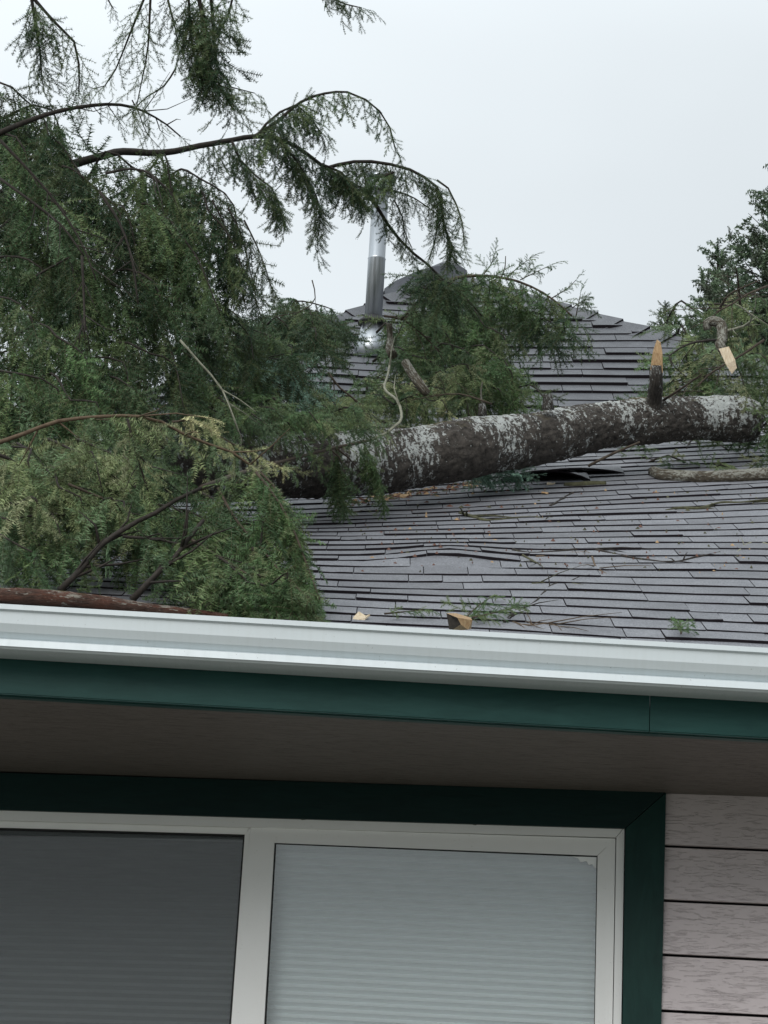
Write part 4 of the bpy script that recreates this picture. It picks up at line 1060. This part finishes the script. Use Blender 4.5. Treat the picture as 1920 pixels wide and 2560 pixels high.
OL = [(30, 1120, 110, 110, 7.6, 'olive'), (110, 1110, 110, 120, 7.65, 'olive'), (200, 1100, 110, 120, 7.7, 'olive'), (290, 1110, 110, 120, 7.7, 'olive'), (60, 1200, 120, 130, 7.5, 'olive'), (150, 1200, 120, 130, 7.5, 'olive'),
      (240, 1190, 120, 130, 7.6, 'olive'), (330, 1190, 110, 120, 7.6, 'mid'), (30, 1290, 120, 110, 7.35, 'mid'), (110, 1290, 110, 70, 7.35, 'mid'), (220, 1270, 110, 50, 7.4, 'olive'), (310, 1250, 120, 50, 7.5, 'mid'),
      (400, 1250, 120, 110, 7.6, 'bright'), (470, 1270, 110, 70, 7.6, 'bright'), (560, 1260, 90, 80, 7.6, 'mid'), (20, 1350, 110, 60, 7.2, 'mid'), (400, 1310, 100, 50, 7.4, 'mid'),
      (520, 1340, 90, 60, 7.3, 'bright'), (600, 1320, 100, 120, 7.25, 'mid'), (660, 1380, 90, 110, 7.1, 'olive'), (350, 1120, 90, 50, 7.7, 'mid'), (590, 1440, 100, 40, 6.98, 'mid'), (680, 1460, 90, 30, 6.95, 'bright'), (90, 1140, 110, 100, 7.8, 'deep'), (230, 1150, 110, 120, 7.9, 'deep'), (620, 1400, 90, 60, 7.1, 'olive')]
for (x, y, dx, dy, dep, pal) in OL:
    curtain(x, y, dx, dy, dep, 21, kind='heap', pal=pal, sc=random.uniform(.75, 1.0), droop=.8, spread=.7, par=heap, org=BG)

# --- loose things on the roof ------------------------------------------
def logthing(name, pts, material, label, cat, sides=12, rough=.1, lift=True, group=None, twigs=0, step=.02):
    P4 = []
    for (x, y, r) in pts:
        p = onroof(x, y); rr = r * (1.45 if r < 4.5 and name != 'stalk' else 1) * (p - CO).length / F
        p.z += rr * .9 if lift else 0; P4.append((*p, rr))
    S = smoothpath(P4, step); mb = MB(); V_ = [Vector(p[:3]) for p in S]
    mb.tube(V_, [p[3] for p in S], sides, rough=rough, seed=random.random() * 30)
    for i in range(twigs):
        k_ = random.randint(1, len(V_) - 2); d = (V_[k_ + 1] - V_[k_]).normalized() + Vector((random.gauss(0, .6), random.gauss(0, .6), random.uniform(0, .25))); l = random.uniform(.05, .18)
        mb.tube([V_[k_], V_[k_] + d * l * .5, V_[k_] + d * l - Vector((0, 0, .01))], [S[k_][3] * .6, S[k_][3] * .4, .0006], 4)
    o = mb.build(name, material, None, smooth=True, barkmap=True)
    org = V_[0].copy(); o.data.transform(Matrix.Translation(-org)); o.location = org
    return tag(o, label, cat, group)
def gut_log():
    P4 = []
    for x, y, r in [(-60, 1489, 21), (0, 1490, 21), (120, 1494, 20), (260, 1507, 17), (330, 1517, 15), (400, 1525, 13), (500, 1535, 11), (570, 1543, 8)]:
        p = onY(x, y, GY + .075); P4.append((*p, r * (p - CO).length / F))
    S = smoothpath(P4, .015); mb = MB(); V_ = [Vector(p[:3]) for p in S]; mb.tube(V_, [p[3] for p in S], 24, rough=.07, seed=8)
    o = mb.build('eave_log', M['redbark'], None, smooth=True, barkmap=True); org = V_[0].copy(); o.data.transform(Matrix.Translation(-org)); o.location = org
    tag(o, 'red-brown peeled log lying along the white gutter at left', 'log')
gut_log()
lg = logthing('broken_log', [(1632, 1190, 13), (1665, 1203, 16), (1760, 1207, 16), (1850, 1205, 17), (1960, 1200, 18)], M['bark2'], 'lichen-spotted broken log lying near the right edge below the trunk', 'log', 16)
p0 = lg.location.copy(); mb = MB()
V_ = [at(1630, 1178, (p0 - CO).length - .02), at(1655, 1177, (p0 - CO).length - .02), at(1668, 1183, (p0 - CO).length - .01), at(1640, 1188, (p0 - CO).length - .03)]
V2 = [v + Vector((0, .02, -.01)) for v in V_]; mb.box8([v - p0 for v in V_] + [v - p0 + Vector((0, .01, .008)) for v in V_]); mb.build('split_wood', M['wood'], lg)
lc = logthing('short_stick', [(1412, 1219, 7), (1440, 1220, 8), (1480, 1217, 8), (1515, 1216, 7)], M['moss'], 'short mossy stick on the shingles below the trunk, orange at its broken end', 'stick', 10)
logthing('mossy_branch', [(1666, 1281, 3), (1700, 1275, 5), (1750, 1276, 5), (1800, 1263, 5), (1850, 1262, 5), (1930, 1258, 6)], M['moss'], 'thin dark mossy branch on the shingles by the right edge', 'branch', 8, .35, twigs=6)
logthing('long_twig', [(1283, 1380, 4), (1320, 1388, 3.4), (1380, 1384, 3), (1440, 1378, 3), (1480, 1376, 3), (1520, 1386, 3), (1600, 1402, 2.8), (1680, 1410, 2.6), (1740, 1396, 2.4), (1800, 1384, 2)], M['stemdark'], 'long bent bare twig lying across the middle of the shingles', 'twig', 6, .25, twigs=9)
logthing('forked_twig', [(1375, 1270, 3), (1400, 1255, 2.4), (1430, 1236, 2.2), (1450, 1228, 1.5)], M['stemdark'], 'small dark forked twig just below the short mossy stick', 'twig', 6, .2, twigs=3)
logthing('bent_twig', [(1150, 1288, 3.5), (1180, 1297, 4), (1220, 1305, 3), (1280, 1299, 2.4), (1340, 1296, 2), (1400, 1308, 1.5)], M['moss'], 'bent mossy twig on the shingles left of centre below the trunk', 'twig', 6, .3, twigs=9)
logthing('branched_twig', [(1260, 1560, 2.6), (1290, 1530, 2.4), (1335, 1510, 2.2), (1380, 1465, 1.8), (1430, 1455, 1.4)], M['stemdark'], 'dark branched twig standing over the shingles right of the wood chunk', 'twig', 6, .2, twigs=8)
logthing('thin_twig', [(1340, 1395, 2.4), (1400, 1390, 2), (1470, 1385, 2), (1490, 1420, 2), (1520, 1440, 1.4)], M['stemred'], 'brown forked twiglet crossing the long bent twig', 'twig', 5, .2, twigs=6)
logthing('mossy_twiglet', [(1290, 1382, 3), (1330, 1405, 2.6), (1350, 1415, 2)], M['moss'], 'short mossy twiglet under the left end of the long bent twig', 'twig', 5, .3, twigs=4)
for i, (q, lab) in enumerate((([(1395, 1580), (1440, 1545), (1500, 1500), (1545, 1462)], 'leftmost of three thin pale stalks leaning over the eave shingles'), ([(1450, 1590), (1510, 1555), (1560, 1535), (1590, 1510)], 'middle of three thin pale stalks leaning over the eave shingles'),
               ([(1500, 1588), (1560, 1565), (1620, 1530), (1690, 1460)], 'rightmost of three thin pale stalks leaning over the eave shingles'))):
    logthing('stalk', [(a, b, 1.3) for a, b in q], M['stem'], lab, 'twig', 4, 0, group='thin stalks over the eave shingles')
logthing('twig_tangle', [(1275, 1555, 2), (1320, 1568, 2), (1370, 1562, 2), (1420, 1578, 1.5)], M['stemred'], 'reddish tangle of twiglets by the gutter right of the wood chunk', 'twig', 5, .2, twigs=14)
logthing('gold_twig', [(1330, 1462, 2), (1400, 1458, 2), (1460, 1466, 1.6), (1480, 1474, 1.2)], M['moss'], 'low yellowish twig lying along a shingle edge', 'twig', 5, .2, twigs=7)
logthing('edge_twig', [(1840, 1385, 1.6), (1870, 1362, 2), (1900, 1358, 2), (1940, 1370, 1.6)], M['stempale'], 'pale curved twig near the right edge of the shingles', 'twig', 5, .2, twigs=3)
# sprigs
def sprig(name, pts, n, pal, sc, label, kind='near', droop=.1, spread=.8, r=.003, cat='sprig'):
    P_ = [onroof(x, y, .035 if pal != 'blue' else .085) for x, y in pts]; org = P_[0].copy()
    e = empty(name, org); tag(e, label, cat)
    o = bough(e, P_, r, .0015, n, kind, pal, droop=droop, sc=sc, t0=0, spread=spread, name='stem'); kid(o, org); return e
sprig('fir_sprig', [(1165, 1240), (1210, 1238), (1260, 1240), (1310, 1236)], 34, 'blue', .62, 'blue-green fir sprig lying against the underside of the trunk')
sprig('fir_sprig', [(1240, 1240), (1255, 1236), (1275, 1232)], 10, 'blue', .42, 'pale upturned sprig tips beside the blue-green sprig under the trunk', droop=-.5)
sprig('fir_sprig', [(1160, 1575), (1190, 1545), (1225, 1520)], 10, 'bright', .42, 'green sprig rising behind the wood chunk at the gutter', droop=-.1)
sprig('fir_sprig', [(1180, 1572), (1230, 1560), (1280, 1548)], 12, 'bright', .42, 'green sprig lying right of the wood chunk at the gutter', droop=0)
sprig('fir_sprig', [(960, 1562), (1020, 1556), (1060, 1552)], 8, 'bright', .32, 'low green sprig at the gutter left of the wood chunk', droop=0)
sprig('seedling', [(1702, 1612), (1702, 1600), (1701, 1585)], 14, 'bright', .30, 'small bright green seedling sticking up at the gutter near the right', droop=-.6, cat='seedling')
sprig('fir_sprig', [(850, 1290), (880, 1300), (905, 1296)], 3, 'olive', .25, 'withered sprig on the shingles left of centre')
# wood chunk on the gutter
e = onroof(1148, 1560, 0); ch = MB(); D_ = (e - CO).length
gy_ = lambda x_, y_, o_: onY(x_, y_, GY + .02 + o_)
f = [gy_(1116, 1533, .03), gy_(1143, 1544, -.015), gy_(1181, 1550, .02), gy_(1170, 1574, .02), gy_(1152, 1561, -.005), gy_(1124, 1579, .03)]
bk = [gy_(1119, 1534, .08), gy_(1141, 1533, .09), gy_(1176, 1544, .09), gy_(1178, 1572, .09), gy_(1150, 1576, .08), gy_(1123, 1575, .07)]
org = e.copy(); vv = [p - org for p in f + bk]
ch.add(vv, [(0, 5, 4, 1)], 1); ch.add(vv, [(1, 4, 3, 2)], 0); ch.add(vv, [(0, 1, 7, 6), (1, 2, 8, 7), (2, 3, 9, 8), (5, 0, 6, 11), (3, 4, 10, 9), (4, 5, 11, 10), (6, 7, 8, 9, 10, 11)], 0)
o = ch.build('wood_chunk', [M['wood'], M['stemdark']]); o.location = org; tag(o, 'split orange-brown chunk of wood perched on the edge of the gutter', 'wood chunk')
# chips: a few large ones, rest litter
def chip(x, y, w, h, material, label, name='bark_chip', cat='chip'):
    p = onroof(x, y, .008); s_ = (p - CO).length / F; mb = MB(); n_ = 7; V_ = []
    for i in range(n_):
        a = 2 * math.pi * i / n_; r = random.uniform(.75, 1.1); V_.append(Vector((math.cos(a) * w * s_ * r * .5, math.sin(a) * w * s_ * r * .45, math.sin(a) * w * s_ * .2 + random.uniform(0, h * s_))))
    V2 = [v - Vector((0, 0, .006)) for v in V_]; mb.add(V_ + V2, [tuple(range(n_)), tuple(range(2 * n_ - 1, n_ - 1, -1))] + [(i, n_ + i, n_ + (i + 1) % n_, (i + 1) % n_) for i in range(n_)])
    o = mb.build(name, material); o.location = p; tag(o, label, cat); return o
chip(862, 1264, 22, 6, M['palewood'], 'pale wood chip at the foot of the trunk at left')
chip(1010, 1246, 24, 8, M['wood'], 'orange bark chip near the dangling green bough')
chip(1376, 1215, 24, 7, M['palewood'], 'bright orange chip beside the short mossy stick')
chip(1362, 1238, 20, 6, M['wood'], 'brown chip below the bright orange chip')
chip(900, 1553, 46, 14, M['palewood'], 'pale pinkish sliver of wood lying in the gutter edge')
lt = MB()
for i in range(520):
    if random.random() < .45: x = random.uniform(840, 1200); y = 1262 - (x - 840) * .16 + abs(random.gauss(0, 9))
    else: x = random.uniform(900, 1900); y = random.uniform(1230, 1440)
    p = onroof(x, y, .008); w = random.uniform(.006, .022) * (1 if x < 1200 and y < 1275 else .5); a = random.uniform(0, 3.14)
    u, v_ = Vector((math.cos(a), math.sin(a), math.sin(a) * .4)) * w, Vector((-math.sin(a), math.cos(a), math.cos(a) * .4)) * w * .35
    h = Vector((0, 0, random.uniform(.003, .012))); lt.add([p - u, p + v_, p + u, p - v_, p + h], [(0, 1, 4), (1, 2, 4), (2, 3, 4), (3, 0, 4)], random.choice([0, 0, 0, 2, 2, 1]))
o = lt.build('bark_litter', [M['redbark'], M['wood'], M['moss']]); tag(o, kind='stuff')
# small cobweb strand hanging below the soffit at right
mb = MB(); mb.tube([W(1792, 1878, .25), W(1797, 1900, .25), W(1809, 1925, .25)], [.0008, .0009, .0006], 4)
org = W(1792, 1878, .25); mb.v = [tuple(Vector(v) - org) for v in mb.v]; o = mb.build('cobweb', M['stempale']); o.location = org; tag(o, 'thin pale cobweb strand hanging under the soffit at right', 'cobweb')

# --- conifers beyond the house ------------------------------------------
def conifer(px, ytop, dist, h, rad, n, label, lean=0, base=0.0, sc=1.0):
    top = at(px, ytop, dist); org = Vector((top.x + lean, top.y, 0)); e = empty('conifer', org); tag(e, label, 'tree', 'conifers beyond the house')
    mb = MB(); mb.tube([Vector((0, 0, 0)), (Vector((-lean * .5, 0, top.z * .5))), Vector((-lean, 0, top.z))], [.22, .12, .012], 10); mb.build('trunk', M['stemdark'], e, smooth=True)
    lf = Leaf(); lm = MB()
    for i in range(n):
        t = (i / n) ** .8; z = top.z - h * t; r = min(rad, rad * (t ** .9) * 1.6) * random.uniform(.5, 1.08) + .05; a = random.uniform(0, 2 * math.pi)
        c = Vector((-lean, 0, z)); o_ = Vector((math.cos(a), math.sin(a), 0)); tip = c + o_ * r + Vector((0, 0, r * .25))
        lm.tube([c, c + o_ * r * .6, tip], [.012, .008, .003], 4)
        m_ = max(2, int(r / .13))
        for j in range(m_):
            p = c.lerp(tip, (j + .6) / m_); d = o_ * .5 + Vector((random.gauss(0, .5), random.gauss(0, .5), random.gauss(.35, .35))); lf.put('far', p, d, UP + rv(.5), sc * random.uniform(.5, 1.05), 'far')
    lm.build('limbs', M['stemdark'], e); lf.build('crown', e, 'stemdark')
conifer(2005, 385, 26, 4.8, 1.55, 640, 'tall dense conifer rising beyond the roof at the right edge', sc=.75)
conifer(1664, 768, 30, 1.4, .30, 150, 'small pointed conifer top just beyond the end of the roof ridge', sc=.32)
conifer(1795, 635, 28, 3.0, .55, 200, 'narrow conifer in front of the tall dense one, slightly lower', sc=.6)
print('foliage tris', TRIS)
